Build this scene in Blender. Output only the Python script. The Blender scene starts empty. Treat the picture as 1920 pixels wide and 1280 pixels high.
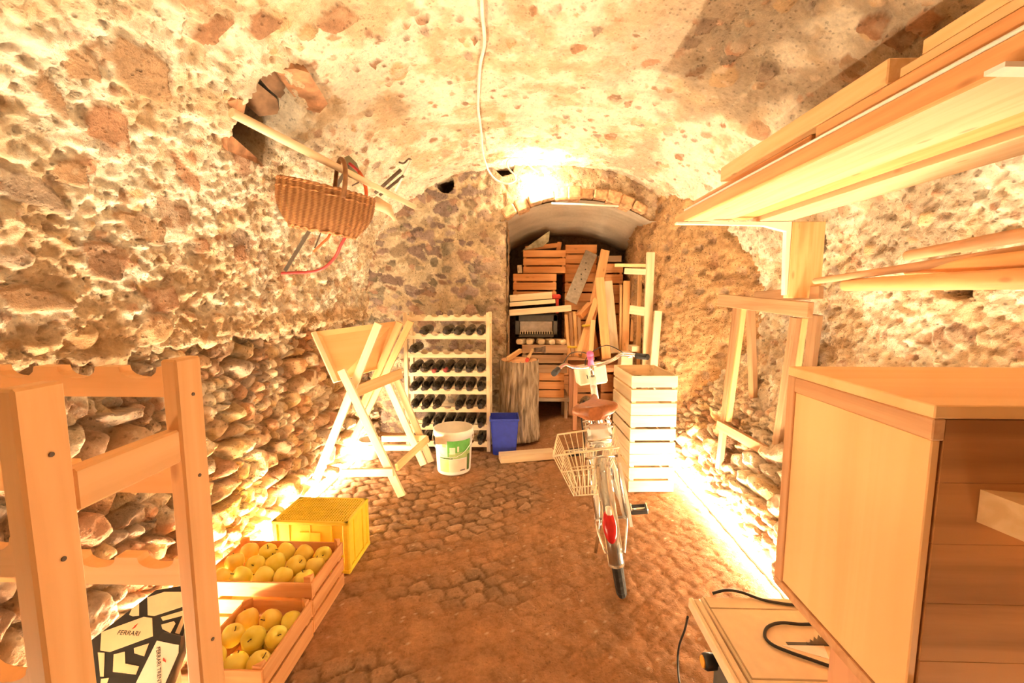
import bpy, bmesh, math, random
import numpy as np
from mathutils import Vector, Matrix, Euler

S = bpy.context.scene
COL = S.collection
R = math.radians
random.seed(7)

# ---------------------------------------------------------------- camera
CAMZ = 1.28
F_PX = 800.0
cam_data = bpy.data.cameras.new('camera')
cam_data.sensor_width = 36.0
cam_data.lens = F_PX / 1920.0 * 36.0
cam_data.clip_start = 0.02
cam = bpy.data.objects.new('camera', cam_data)
COL.objects.link(cam)
cam.location = (0, 0, CAMZ)
cam.rotation_euler = (R(90 - 6.06), 0, R(1.79))
S.camera = cam
CAMR = cam.rotation_euler.to_matrix()

# ---------------------------------------------------------------- world, exposure
world = bpy.data.worlds.new('cellar_air')
S.world = world
world.use_nodes = True
bgn = world.node_tree.nodes['Background']
bgn.inputs[0].default_value = (1.0, 0.74, 0.42, 1)
bgn.inputs[1].default_value = 0.02
S.view_settings.view_transform = 'Standard'
S.view_settings.look = 'None'
S.view_settings.gamma = 1.0
S.view_settings.use_curve_mapping = False
S.view_settings.exposure = 3.15
S.cycles.max_bounces = 10
S.cycles.diffuse_bounces = 5
S.cycles.sample_clamp_indirect = 12.0

LIGHT = (1.0, 0.785, 0.49)      # colour of the warm lamps
STRIP = 56.0                   # brightness of the floor strips
BULB = 75.0                   # brightness of the bulb over the niche


# ---------------------------------------------------------------- pixel helpers
def ray(px, py):
    d = CAMR @ Vector(((px - 960) / F_PX, -(py - 640) / F_PX, -1))
    return d


def at(px, py, y):
    d = ray(px, py)
    return Vector((0, 0, CAMZ)) + d * (y / d.y)


def onz(px, py, z):
    d = ray(px, py)
    return Vector((0, 0, CAMZ)) + d * ((z - CAMZ) / d.z)


def onx(px, py, x):
    d = ray(px, py)
    return Vector((0, 0, CAMZ)) + d * (x / d.x)


# ---------------------------------------------------------------- object helpers
def tag(o, label=None, cat=None, group=None, kind=None):
    if label: o['label'] = label
    if cat: o['category'] = cat
    if group: o['group'] = group
    if kind: o['kind'] = kind
    return o


def thing(name, label, cat, loc=(0, 0, 0), rot=None, group=None, M=None):
    o = bpy.data.objects.new(name, None)
    COL.objects.link(o)
    o.empty_display_size = 0.05
    if M is not None:
        o.matrix_basis = M
    else:
        m = Matrix.Translation(Vector(loc))
        if rot is not None:
            m = m @ Euler(rot).to_matrix().to_4x4()
        o.matrix_basis = m
    return tag(o, label, cat, group)


def wm(o):
    m = o.matrix_basis.copy()
    while o.parent:
        o = o.parent
        m = o.matrix_basis @ m
    return m


def obj(name, bm, mat, parent=None, M=None, smooth=False, local=False):
    """links bm as one mesh object; M is its world matrix (or parent-local when local)"""
    me = bpy.data.meshes.new(name)
    bm.normal_update()
    bm.to_mesh(me)
    bm.free()
    return obj_me(name, me, mat, parent, M, smooth, local)


def obj_me(name, me, mat, parent=None, M=None, smooth=False, local=False):
    if mat is not None and len(me.materials) == 0:
        me.materials.append(mat)
    if smooth:
        me.polygons.foreach_set('use_smooth', [True] * len(me.polygons))
    o = bpy.data.objects.new(name, me)
    COL.objects.link(o)
    M = M if M is not None else Matrix.Identity(4)
    if parent is not None:
        o.parent = parent
        if not local:
            M = wm(parent).inverted() @ M
    o.matrix_basis = M
    return o


def frame(p0, p1, up=(0, 0, 1)):
    p0, p1 = Vector(p0), Vector(p1)
    x = (p1 - p0).normalized()
    z = Vector(up)
    z = z - x * z.dot(x)
    if z.length < 1e-4:
        z = Vector((0, 1, 0)) - x * x.y
    z.normalize()
    y = z.cross(x)
    m = Matrix((x, y, z)).transposed().to_4x4()
    m.translation = (p0 + p1) / 2
    return m, (p1 - p0).length


def add_box(bm, sx, sy, sz, c=(0, 0, 0), M=None, bev=0.0):
    m = Matrix.Translation(Vector(c)) @ Matrix.Diagonal((sx, sy, sz, 1))
    if M is not None:
        m = M @ m
    r = bmesh.ops.create_cube(bm, size=1.0, matrix=m)
    if bev > 0:
        es = list({e for v in r['verts'] for e in v.link_edges})
        bmesh.ops.bevel(bm, geom=es, offset=bev, segments=1, affect='EDGES', profile=0.5)
    return bm


def boxbm(sx, sy, sz, c=(0, 0, 0), bev=0.0):
    return add_box(bmesh.new(), sx, sy, sz, c, None, bev)


def bar(name, p0, p1, w, t, mat, parent=None, up=(0, 0, 1), bev=0.002):
    m, L = frame(p0, p1, up)
    return obj(name, boxbm(L, w, t, bev=bev), mat, parent, m)


def block(name, x0, x1, y0, y1, z0, z1, mat, parent=None, bev=0.002, axis=0):
    """axis-aligned block given by its extents; axis = direction of the grain"""
    c = Vector(((x0 + x1) / 2, (y0 + y1) / 2, (z0 + z1) / 2))
    sx, sy, sz = x1 - x0, y1 - y0, z1 - z0
    if axis == 0:
        return obj(name, boxbm(sx, sy, sz, bev=bev), mat, parent, Matrix.Translation(c))
    if axis == 1:
        m = Matrix.Translation(c) @ Matrix.Rotation(R(90), 4, 'Z')
        return obj(name, boxbm(sy, sx, sz, bev=bev), mat, parent, m)
    m = Matrix.Translation(c) @ Matrix.Rotation(R(-90), 4, 'Y')
    return obj(name, boxbm(sz, sy, sx, bev=bev), mat, parent, m)


def catmull(pts, n=8, closed=False):
    pts = [Vector(p) for p in pts]
    out = []
    N = len(pts)
    rng = range(N) if closed else range(N - 1)
    for i in rng:
        p1, p2 = pts[i], pts[(i + 1) % N]
        p0 = pts[i - 1] if (i > 0 or closed) else p1
        p3 = pts[(i + 2) % N] if (i + 2 < N or closed) else p2
        for k in range(n):
            t = k / n
            out.append(0.5 * ((2 * p1) + (p2 - p0) * t + (2 * p0 - 5 * p1 + 4 * p2 - p3) * t * t
                              + (3 * p1 - p0 - 3 * p2 + p3) * t ** 3))
    if not closed:
        out.append(pts[-1])
    return out


def add_tube(bm, path, r, n=8, closed=False, cap=True):
    path = [Vector(p) for p in path]
    N = len(path)
    rs = r if isinstance(r, (list, tuple)) else [r] * N
    rings = []
    prev = None
    for i in range(N):
        a = path[i - 1] if (i > 0 or closed) else path[i]
        b = path[(i + 1) % N] if (i < N - 1 or closed) else path[i]
        t = (b - a).normalized()
        if prev is None:
            u = t.orthogonal().normalized()
        else:
            u = prev - t * prev.dot(t)
            u = u.normalized() if u.length > 1e-6 else t.orthogonal().normalized()
        prev = u
        v = t.cross(u)
        rings.append([bm.verts.new(path[i] + (u * math.cos(2 * math.pi * k / n) + v * math.sin(2 * math.pi * k / n)) * rs[i])
                      for k in range(n)])
    m = N if closed else N - 1
    for i in range(m):
        A, B = rings[i], rings[(i + 1) % N]
        for k in range(n):
            f = bm.faces.new((A[k], A[(k + 1) % n], B[(k + 1) % n], B[k]))
            f.smooth = True
    if cap and not closed:
        bm.faces.new(list(reversed(rings[0])))
        bm.faces.new(rings[-1])
    return bm


def tube(name, path, r, mat, parent=None, n=8, closed=False, M=None, local=False):
    bm = add_tube(bmesh.new(), path, r, n, closed)
    return obj(name, bm, mat, parent, M, False, local)


def add_lathe(bm, prof, n=24, M=None, cap0=True, cap1=True):
    """prof: list of (radius, height) around local Z"""
    rings = []
    for r, h in prof:
        rg = []
        for k in range(n):
            a = 2 * math.pi * k / n
            p = Vector((r * math.cos(a), r * math.sin(a), h))
            rg.append(bm.verts.new(M @ p if M is not None else p))
        rings.append(rg)
    for i in range(len(rings) - 1):
        for k in range(n):
            f = bm.faces.new((rings[i][k], rings[i][(k + 1) % n], rings[i + 1][(k + 1) % n], rings[i + 1][k]))
            f.smooth = True
    if cap0: bm.faces.new(list(reversed(rings[0])))
    if cap1: bm.faces.new(rings[-1])
    return bm


def add_prism(bm, pts, d):
    """polygon of 3-D points extruded by vector d"""
    d = Vector(d)
    a = [bm.verts.new(Vector(p)) for p in pts]
    b = [bm.verts.new(Vector(p) + d) for p in pts]
    n = len(a)
    bm.faces.new(a)
    bm.faces.new(list(reversed(b)))
    for i in range(n):
        bm.faces.new((a[i], b[i], b[(i + 1) % n], a[(i + 1) % n]))
    bmesh.ops.recalc_face_normals(bm, faces=bm.faces)
    return bm


# ---------------------------------------------------------------- materials
def new_mat(name):
    m = bpy.data.materials.new(name)
    m.use_nodes = True
    nt = m.node_tree
    return m, nt, nt.nodes['Principled BSDF']


def nd(nt, typ, **kw):
    n = nt.nodes.new(typ)
    for k, v in kw.items():
        setattr(n, k, v)
    return n


def wood(name, c1, c2, scale=1.0, rough=0.6, knots=True, vary=0.12):
    """grain runs along each board's own local X"""
    m, nt, b = new_mat(name)
    L = nt.links.new
    tc = nd(nt, 'ShaderNodeTexCoord')
    oi = nd(nt, 'ShaderNodeObjectInfo')
    add = nd(nt, 'ShaderNodeVectorMath', operation='ADD')
    mul = nd(nt, 'ShaderNodeVectorMath', operation='SCALE')
    mul.inputs[3].default_value = 37.0
    comb = nd(nt, 'ShaderNodeCombineXYZ')
    L(oi.outputs['Random'], comb.inputs[0]); L(oi.outputs['Random'], comb.inputs[1])
    L(comb.outputs[0], mul.inputs[0])
    L(tc.outputs['Object'], add.inputs[0]); L(mul.outputs[0], add.inputs[1])
    mp = nd(nt, 'ShaderNodeMapping')
    mp.inputs['Scale'].default_value = (2.2 * scale, 34 * scale, 34 * scale)
    L(add.outputs[0], mp.inputs[0])
    n1 = nd(nt, 'ShaderNodeTexNoise')
    n1.inputs['Scale'].default_value = 1.0
    n1.inputs['Detail'].default_value = 5
    n1.inputs['Distortion'].default_value = 0.6
    L(mp.outputs[0], n1.inputs[0])
    rp = nd(nt, 'ShaderNodeValToRGB')
    rp.color_ramp.elements[0].position = 0.35
    rp.color_ramp.elements[0].color = (*c2, 1)
    rp.color_ramp.elements[1].position = 0.62
    rp.color_ramp.elements[1].color = (*c1, 1)
    L(n1.outputs[0], rp.inputs[0])
    hs = nd(nt, 'ShaderNodeHueSaturation')
    mr = nd(nt, 'ShaderNodeMapRange')
    mr.inputs[3].default_value = 1 - vary
    mr.inputs[4].default_value = 1 + vary
    L(oi.outputs['Random'], mr.inputs[0]); L(mr.outputs[0], hs.inputs['Value'])
    L(rp.outputs[0], hs.inputs['Color'])
    last = hs.outputs[0]
    if knots:
        mp2 = nd(nt, 'ShaderNodeMapping')
        mp2.inputs['Scale'].default_value = (5, 14, 14)
        L(add.outputs[0], mp2.inputs[0])
        vo = nd(nt, 'ShaderNodeTexVoronoi')
        vo.inputs['Scale'].default_value = 1.0
        L(mp2.outputs[0], vo.inputs[0])
        kr = nd(nt, 'ShaderNodeValToRGB')
        kr.color_ramp.elements[0].position = 0.05
        kr.color_ramp.elements[0].color = (0.55, 0.55, 0.55, 1)
        kr.color_ramp.elements[1].position = 0.13
        kr.color_ramp.elements[1].color = (0, 0, 0, 1)
        L(vo.outputs['Distance'], kr.inputs[0])
        mx = nd(nt, 'ShaderNodeMixRGB')
        mx.inputs[2].default_value = (c2[0] * 0.5, c2[1] * 0.4, c2[2] * 0.35, 1)
        L(kr.outputs[0], mx.inputs[0]); L(last, mx.inputs[1])
        last = mx.outputs[0]
    L(last, b.inputs['Base Color'])
    b.inputs['Roughness'].default_value = rough
    b.inputs['Specular IOR Level'].default_value = 0.25
    bp = nd(nt, 'ShaderNodeBump')
    bp.inputs['Strength'].default_value = 0.18
    bp.inputs['Distance'].default_value = 0.003
    L(n1.outputs[0], bp.inputs['Height']); L(bp.outputs[0], b.inputs['Normal'])
    return m


def plain(name, c, rough=0.5, metal=0.0, noise=0.06, nscale=30, bump=0.0, spec=0.4, trans=0.0, emit=None):
    m, nt, b = new_mat(name)
    L = nt.links.new
    tc = nd(nt, 'ShaderNodeTexCoord')
    n1 = nd(nt, 'ShaderNodeTexNoise')
    n1.inputs['Scale'].default_value = nscale
    n1.inputs['Detail'].default_value = 4
    L(tc.outputs['Object'], n1.inputs[0])
    rp = nd(nt, 'ShaderNodeValToRGB')
    lo = [max(0, x * (1 - noise * 2)) for x in c]
    hi = [min(1, x * (1 + noise * 2)) for x in c]
    rp.color_ramp.elements[0].position = 0.3
    rp.color_ramp.elements[0].color = (*lo, 1)
    rp.color_ramp.elements[1].position = 0.7
    rp.color_ramp.elements[1].color = (*hi, 1)
    L(n1.outputs[0], rp.inputs[0]); L(rp.outputs[0], b.inputs['Base Color'])
    b.inputs['Roughness'].default_value = rough
    b.inputs['Metallic'].default_value = metal
    b.inputs['Specular IOR Level'].default_value = spec
    b.inputs['Transmission Weight'].default_value = trans
    if bump:
        bp = nd(nt, 'ShaderNodeBump')
        bp.inputs['Strength'].default_value = bump
        bp.inputs['Distance'].default_value = 0.006
        L(n1.outputs[0], bp.inputs['Height']); L(bp.outputs[0], b.inputs['Normal'])
    if emit:
        b.inputs['Emission Color'].default_value = (*LIGHT, 1)
        b.inputs['Emission Strength'].default_value = emit
    return m


def masonry(name, amp=0.35, s1=45, s2=160, strength=0.7, speck=0.45):
    """albedo of stones and mortar from the mesh attribute, grit and pits from noise"""
    m, nt, b = new_mat(name)
    L = nt.links.new
    at_ = nd(nt, 'ShaderNodeVertexColor', layer_name='Col')
    tc = nd(nt, 'ShaderNodeTexCoord')
    n1 = nd(nt, 'ShaderNodeTexNoise'); n1.inputs['Scale'].default_value = s1; n1.inputs['Detail'].default_value = 6
    n1.inputs['Roughness'].default_value = 0.7
    n2 = nd(nt, 'ShaderNodeTexNoise'); n2.inputs['Scale'].default_value = s2; n2.inputs['Detail'].default_value = 3
    n3 = nd(nt, 'ShaderNodeTexNoise'); n3.inputs['Scale'].default_value = 9; n3.inputs['Detail'].default_value = 8
    n3.inputs['Roughness'].default_value = 0.65
    for n in (n1, n2, n3):
        L(tc.outputs['Object'], n.inputs[0])
    ad = nd(nt, 'ShaderNodeMath', operation='MULTIPLY_ADD')
    L(n1.outputs[0], ad.inputs[0]); ad.inputs[1].default_value = 0.6; ad.inputs[2].default_value = 0.0
    ad2 = nd(nt, 'ShaderNodeMath', operation='MULTIPLY_ADD')
    L(n3.outputs[0], ad2.inputs[0]); ad2.inputs[1].default_value = 0.6; L(ad.outputs[0], ad2.inputs[2])
    mr = nd(nt, 'ShaderNodeMapRange')
    mr.inputs[1].default_value = 0.4; mr.inputs[2].default_value = 0.8
    mr.inputs[3].default_value = 1 - amp; mr.inputs[4].default_value = 1 + amp * 0.5
    L(ad2.outputs[0], mr.inputs[0])
    mx = nd(nt, 'ShaderNodeVectorMath', operation='SCALE')
    L(at_.outputs['Color'], mx.inputs[0]); L(mr.outputs[0], mx.inputs[3])
    L(mx.outputs[0], b.inputs['Base Color'])
    b.inputs['Roughness'].default_value = 0.95
    b.inputs['Specular IOR Level'].default_value = 0.1
    h = nd(nt, 'ShaderNodeMath', operation='MULTIPLY_ADD')
    L(n2.outputs[0], h.inputs[0]); h.inputs[1].default_value = 0.35; L(n1.outputs[0], h.inputs[2])
    # grains and specks of gravel in the mortar
    vo = nd(nt, 'ShaderNodeTexVoronoi'); vo.inputs['Scale'].default_value = s1 * 1.5
    L(tc.outputs['Object'], vo.inputs[0])
    bw_ = nd(nt, 'ShaderNodeSeparateColor'); L(vo.outputs['Color'], bw_.inputs[0])
    g1 = nd(nt, 'ShaderNodeMapRange'); g1.inputs[1].default_value = .62; g1.inputs[2].default_value = .95; g1.inputs[3].default_value = 0; g1.inputs[4].default_value = 1
    L(bw_.outputs[0], g1.inputs[0])
    g2 = nd(nt, 'ShaderNodeMapRange'); g2.inputs[1].default_value = .45; g2.inputs[2].default_value = .2; g2.inputs[3].default_value = 0; g2.inputs[4].default_value = 1
    L(vo.outputs['Distance'], g2.inputs[0])
    g3 = nd(nt, 'ShaderNodeMath', operation='MULTIPLY'); L(g1.outputs[0], g3.inputs[0]); L(g2.outputs[0], g3.inputs[1])
    g4 = nd(nt, 'ShaderNodeMapRange'); g4.inputs[3].default_value = 1.0; g4.inputs[4].default_value = 1 - speck
    L(g3.outputs[0], g4.inputs[0])
    mx2 = nd(nt, 'ShaderNodeVectorMath', operation='SCALE')
    L(mx.outputs[0], mx2.inputs[0]); L(g4.outputs[0], mx2.inputs[3])
    L(mx2.outputs[0], b.inputs['Base Color'])
    h2 = nd(nt, 'ShaderNodeMath', operation='MULTIPLY_ADD')
    L(g3.outputs[0], h2.inputs[0]); h2.inputs[1].default_value = -.5 if speck > 0 else 0; L(h.outputs[0], h2.inputs[2])
    h = h2
    bp = nd(nt, 'ShaderNodeBump')
    bp.inputs['Strength'].default_value = strength
    bp.inputs['Distance'].default_value = 0.018
    L(h.outputs[0], bp.inputs['Height']); L(bp.outputs[0], b.inputs['Normal'])
    return m


W_PINE = wood('pine', (0.80, 0.53, 0.27), (0.70, 0.42, 0.19))
W_RACK = wood('rack_pine', (0.84, 0.48, 0.215), (0.76, 0.40, 0.16), vary=0.05)
W_LIGHT = wood('pale_pine', (0.84, 0.70, 0.49), (0.75, 0.57, 0.36), vary=0.08)
W_ORANGE = wood('orange_pine', (0.78, 0.40, 0.17), (0.66, 0.30, 0.11))
W_OLD = wood('old_wood', (0.52, 0.33, 0.19), (0.38, 0.22, 0.12), rough=0.8)
W_SHELF = wood('shelf_pine', (0.70, 0.53, 0.345), (0.62, 0.44, 0.26), vary=.1)
W_TAN = wood('tan_pine', (0.80, 0.46, 0.21), (0.68, 0.36, 0.15))
W_HORSE = wood('trestle_wood', (0.44, 0.27, 0.15), (0.34, 0.19, 0.10), rough=0.8)
W_GREY = wood('grey_wood', (0.45, 0.34, 0.24), (0.34, 0.25, 0.17), rough=0.85)
W_DARK = wood('shaded_board', (0.50, 0.225, 0.08), (0.33, 0.14, 0.047), scale=0.55, rough=0.85, vary=0.04)  # brown of the box front with its shade put into the colour
W_PLY = wood('plywood', (0.87, 0.53, 0.25), (0.82, 0.46, 0.20), scale=0.35, vary=0.02, knots=False)
W_PLYEDGE = wood('plywood_edge', (0.62, 0.34, 0.17), (0.50, 0.25, 0.11), vary=0.02, knots=False)
W_RED = wood('reddish_wood', (0.60, 0.31, 0.17), (0.50, 0.24, 0.12))
M_WHITE = plain('white_plastic', (0.82, 0.80, 0.74), 0.4, noise=0.02)
M_CREAM = plain('cream_paint', (0.80, 0.72, 0.55), 0.4, noise=0.04)
M_YELLOW = plain('yellow_plastic', (0.88, 0.66, 0.05), 0.4, noise=0.03)
M_BLUE = plain('blue_plastic', (0.06, 0.10, 0.72), 0.4, noise=0.04)
M_BLACK = plain('black_plastic', (0.025, 0.024, 0.024), 0.5)
M_DGREY = plain('grey_plastic', (0.10, 0.095, 0.09), 0.6)
M_RUBBER = plain('tyre_rubber', (0.03, 0.026, 0.022), 0.8, bump=0.2)
M_CHROME = plain('chrome', (0.80, 0.78, 0.74), 0.18, metal=1.0, noise=0.03)
M_STEEL = plain('dull_steel', (0.50, 0.46, 0.42), 0.4, metal=0.9, noise=0.08)
M_WMETAL = plain('white_metal', (0.85, 0.83, 0.78), 0.3, noise=0.02)
M_IRON = plain('rusty_iron', (0.16, 0.11, 0.08), 0.8, metal=0.4, noise=0.2, bump=0.4)
M_LEATHER = plain('brown_leather', (0.36, 0.13, 0.05), 0.35, noise=0.1, nscale=60, bump=0.1)
M_RED = plain('red_paint', (0.62, 0.06, 0.04), 0.4)
M_ORED = plain('orange_red_paint', (0.75, 0.14, 0.04), 0.45)
M_PINK = plain('pink_plastic', (0.80, 0.16, 0.42), 0.4)
M_CABLE = plain('white_cable', (0.80, 0.76, 0.68), 0.5)
M_BLADE = plain('saw_steel', (0.28, 0.26, 0.24), 0.35, metal=0.8)
M_GREEN = plain('green_print', (0.12, 0.42, 0.08), 0.45)
M_LGREEN = plain('olive_print', (0.36, 0.48, 0.18), 0.45)
M_DGREEN = plain('dark_green_print', (0.07, 0.14, 0.03), 0.45)
M_LIME = plain('lime_print', (0.70, 0.78, 0.25), 0.45)
M_PAPER = plain('paper_print', (0.80, 0.64, 0.50), 0.5, noise=0.03)
M_CARD = plain('cream_card', (0.82, 0.64, 0.40), 0.5, noise=0.02)
M_GLASS = plain('dark_bottle_glass', (0.035, 0.028, 0.018), 0.2, spec=0.6)
M_CAPS = plain('dark_capsule', (0.05, 0.035, 0.03), 0.4)
M_CAPSRED = plain('red_capsule', (0.30, 0.03, 0.03), 0.4)
M_STRAP = plain('yellow_strap', (0.78, 0.55, 0.05), 0.6)
M_CORK = plain('tan_label', (0.55, 0.40, 0.22), 0.6)
M_PLASTER = plain('niche_plaster', (0.52, 0.45, 0.36), 0.9, noise=0.22, nscale=4, bump=0.2)
M_NICHE = plain('niche_stone', (0.20, 0.15, 0.10), 0.95, noise=0.25, nscale=7, bump=0.6)
M_LED = plain('led_glow', (0.9, 0.9, 0.9), 0.5, emit=STRIP)
M_BULB = plain('bulb_glow', (0.9, 0.9, 0.9), 0.5, emit=BULB)
M_TRAY = plain('saw_table_metal', (0.78, 0.62, 0.42), 0.4, noise=0.03)
M_APPLE = None

# ================================================================ the cellar shell
TAB = np.random.RandomState(11).rand(256, 256, 4)


def hsh(i, j, seed):
    return TAB[(i * 7 + seed * 31 + (j // 256) * 13) % 256, (j * 3 + seed * 17 + i // 256 * 5) % 256]


def vnoise(u, v, seed):
    iu, iv = np.floor(u).astype(int), np.floor(v).astype(int)
    fu, fv = u - iu, v - iv
    fu = fu * fu * (3 - 2 * fu); fv = fv * fv * (3 - 2 * fv)
    a = hsh(iu, iv, seed)[..., 0]; b = hsh(iu + 1, iv, seed)[..., 0]
    c = hsh(iu, iv + 1, seed)[..., 0]; d = hsh(iu + 1, iv + 1, seed)[..., 0]
    return (a * (1 - fu) + b * fu) * (1 - fv) + (c * (1 - fu) + d * fu) * fv


def fbm(u, v, freq, octv, seed, gain=0.55):
    s = 0; a = 1.0; t = 0
    for k in range(octv):
        s = s + a * vnoise(u * freq * 2 ** k + 17.3 * k, v * freq * 2 ** k + 9.1 * k, seed + k)
        t += a; a *= gain
    return s / t


def vor(u, v, cu, cv, seed, jit=0.85):
    """cellular pattern: distance to nearest and second nearest site (in cells) and the nearest site's randoms"""
    x, y = u / cu, v / cv
    iu, iv = np.floor(x).astype(int), np.floor(y).astype(int)
    f1 = np.full(x.shape, 9.0); f2 = np.full(x.shape, 9.0)
    idr = np.zeros(x.shape + (4,))
    for di in (-1, 0, 1):
        for dj in (-1, 0, 1):
            r = hsh(iu + di, iv + dj, seed)
            r2 = hsh(iu + di, iv + dj, seed + 5)
            dx = iu + di + 0.5 + jit * (r[..., 0] - 0.5) - x
            dy = iv + dj + 0.5 + jit * (r[..., 1] - 0.5) - y
            d = np.sqrt(dx * dx + dy * dy)
            near = d < f1
            f2 = np.where(near, f1, np.minimum(f2, d))
            f1 = np.where(near, d, f1)
            idr = np.where(near[..., None], r2, idr)
    return f1, f2, idr


def sst(a, b, x):
    t = np.clip((x - a) / (b - a), 0, 1)
    return t * t * (3 - 2 * t)


def mixc(a, b, t):
    return a * (1 - t[..., None]) + b * t[..., None]


def C(*c):
    return np.array(c)


PAL = np.array([(0.42, 0.27, 0.16), (0.42, 0.235, 0.14), (0.36, 0.27, 0.20), (0.52, 0.36, 0.20), (0.30, 0.18, 0.11), (0.50, 0.33, 0.22)])
PALG = np.array([(0.40, 0.31, 0.26), (0.36, 0.26, 0.22), (0.32, 0.27, 0.20), (0.52, 0.40, 0.28), (0.44, 0.28, 0.20), (0.30, 0.22, 0.19)])


def pick(pal, r):
    return pal[np.clip((r * len(pal)).astype(int), 0, len(pal) - 1)]


def grid_obj(name, P, colr, mat, keep=None, flip=False):
    """P: (n, m, 3) points, colr: (n, m, 3) albedo -> one smooth mesh"""
    n, m = P.shape[:2]
    idx = np.arange(n * m).reshape(n, m)
    q = np.stack([idx[:-1, :-1], idx[1:, :-1], idx[1:, 1:], idx[:-1, 1:]], -1).reshape(-1, 4)
    if keep is not None:
        k = keep.reshape(-1)
        q = q[k[q].all(1)]
    if flip:
        q = q[:, ::-1]
    me = bpy.data.meshes.new(name)
    me.vertices.add(n * m)
    me.vertices.foreach_set('co', P.reshape(-1).astype(np.float32))
    me.loops.add(q.size)
    me.loops.foreach_set('vertex_index', q.reshape(-1).astype(np.int32))
    me.polygons.add(len(q))
    me.polygons.foreach_set('loop_start', np.arange(0, q.size, 4, dtype=np.int32))
    me.polygons.foreach_set('loop_total', np.full(len(q), 4, dtype=np.int32))
    me.update(calc_edges=True)
    ca = me.color_attributes.new('Col', 'FLOAT_COLOR', 'POINT')
    c4 = np.ones((n * m, 4), np.float32)
    c4[:, :3] = colr.reshape(-1, 3)
    ca.data.foreach_set('color', c4.reshape(-1))
    o = obj_me(name, me, mat, smooth=True)
    o['kind'] = 'structure'
    return o


# ---- cross-section of the vault, floor left -> crown -> floor right
SPR, CROWN, CX, AL, AR, NEX = 1.12, 2.42, 0.04, 1.49, 1.58, 2.4


def vault_pt(t):
    c, s = math.cos(t), math.sin(t)
    a = AL if c < 0 else AR
    return (CX + a * math.copysign(abs(c) ** (2 / NEX), c), SPR + (CROWN - SPR) * abs(s) ** (2 / NEX))


prof = [(-1.36, -0.02), (-1.41, 0.25), (-1.47, 0.6), (-1.50, 1.0), (-1.50, 1.055), (-1.46, 1.075)]
prof += [vault_pt(math.pi * (1 - k / 200)) for k in range(3, 198)]
prof += [(1.60, 1.02), (1.50, 0.75), (1.32, 0.35), (1.15, -0.02)]
prof = np.array(prof)
seg = np.r_[0, np.cumsum(np.hypot(*np.diff(prof, axis=0).T))]
SL = seg[-1]


def P_at(s):
    return np.interp(s, seg, prof[:, 0]), np.interp(s, seg, prof[:, 1])


def inside(x, z):
    if z < SPR:
        xl = np.interp(z, [-.02, .25, .6, 1.0, SPR], [-1.36, -1.41, -1.47, -1.5, -1.45])
        xr = np.interp(z, [-.02, .35, .75, 1.02, SPR], [1.15, 1.32, 1.5, 1.6, 1.62])
        return xl < x < xr
    a = AL if x < CX else AR
    return (abs(x - CX) / a) ** NEX + ((z - SPR) / (CROWN - SPR)) ** NEX < 1


def hit(px, py, ymax=3.86):
    """where the sight line through a pixel meets the smooth vault"""
    d = ray(px, py)
    d = d / d.y
    y = 0.3
    while y < ymax:
        p = Vector((0, 0, CAMZ)) + d * y
        if not inside(p.x, p.z):
            break
        y += 0.004
    return Vector((0, 0, CAMZ)) + d * y


_ss = np.linspace(0, SL, 4000)
_px, _pz = P_at(_ss)


def s_of(p):
    return _ss[np.argmin((_px - p.x) ** 2 + (_pz - p.z) ** 2)]


def poly_depth(u, v, poly, soft):
    """1 inside the polygon, falling to 0 over the distance soft outside it"""
    ins = np.zeros(u.shape, bool)
    dist = np.full(u.shape, 9.0)
    n = len(poly)
    for i in range(n):
        (x0, y0), (x1, y1) = poly[i], poly[(i + 1) % n]
        cr = ((y0 > v) != (y1 > v)) & (u < (x1 - x0) * (v - y0) / ((y1 - y0) + 1e-9) + x0)
        ins ^= cr
        ex, ey = x1 - x0, y1 - y0
        t = np.clip(((u - x0) * ex + (v - y0) * ey) / (ex * ex + ey * ey + 1e-9), 0, 1)
        dist = np.minimum(dist, np.hypot(u - x0 - t * ex, v - y0 - t * ey))
    sd = np.where(ins, -dist, dist)
    return 1 - sst(0, soft, sd), sd


HOLE_PX = [(436, 246), (460, 203), (486, 170), (500, 150), (524, 140), (540, 172), (552, 205), (540, 238), (516, 282), (492, 302), (468, 288), (448, 268)]
HOLE = []
for p in HOLE_PX:
    h = hit(*p)
    HOLE.append((h.y, s_of(h)))
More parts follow.
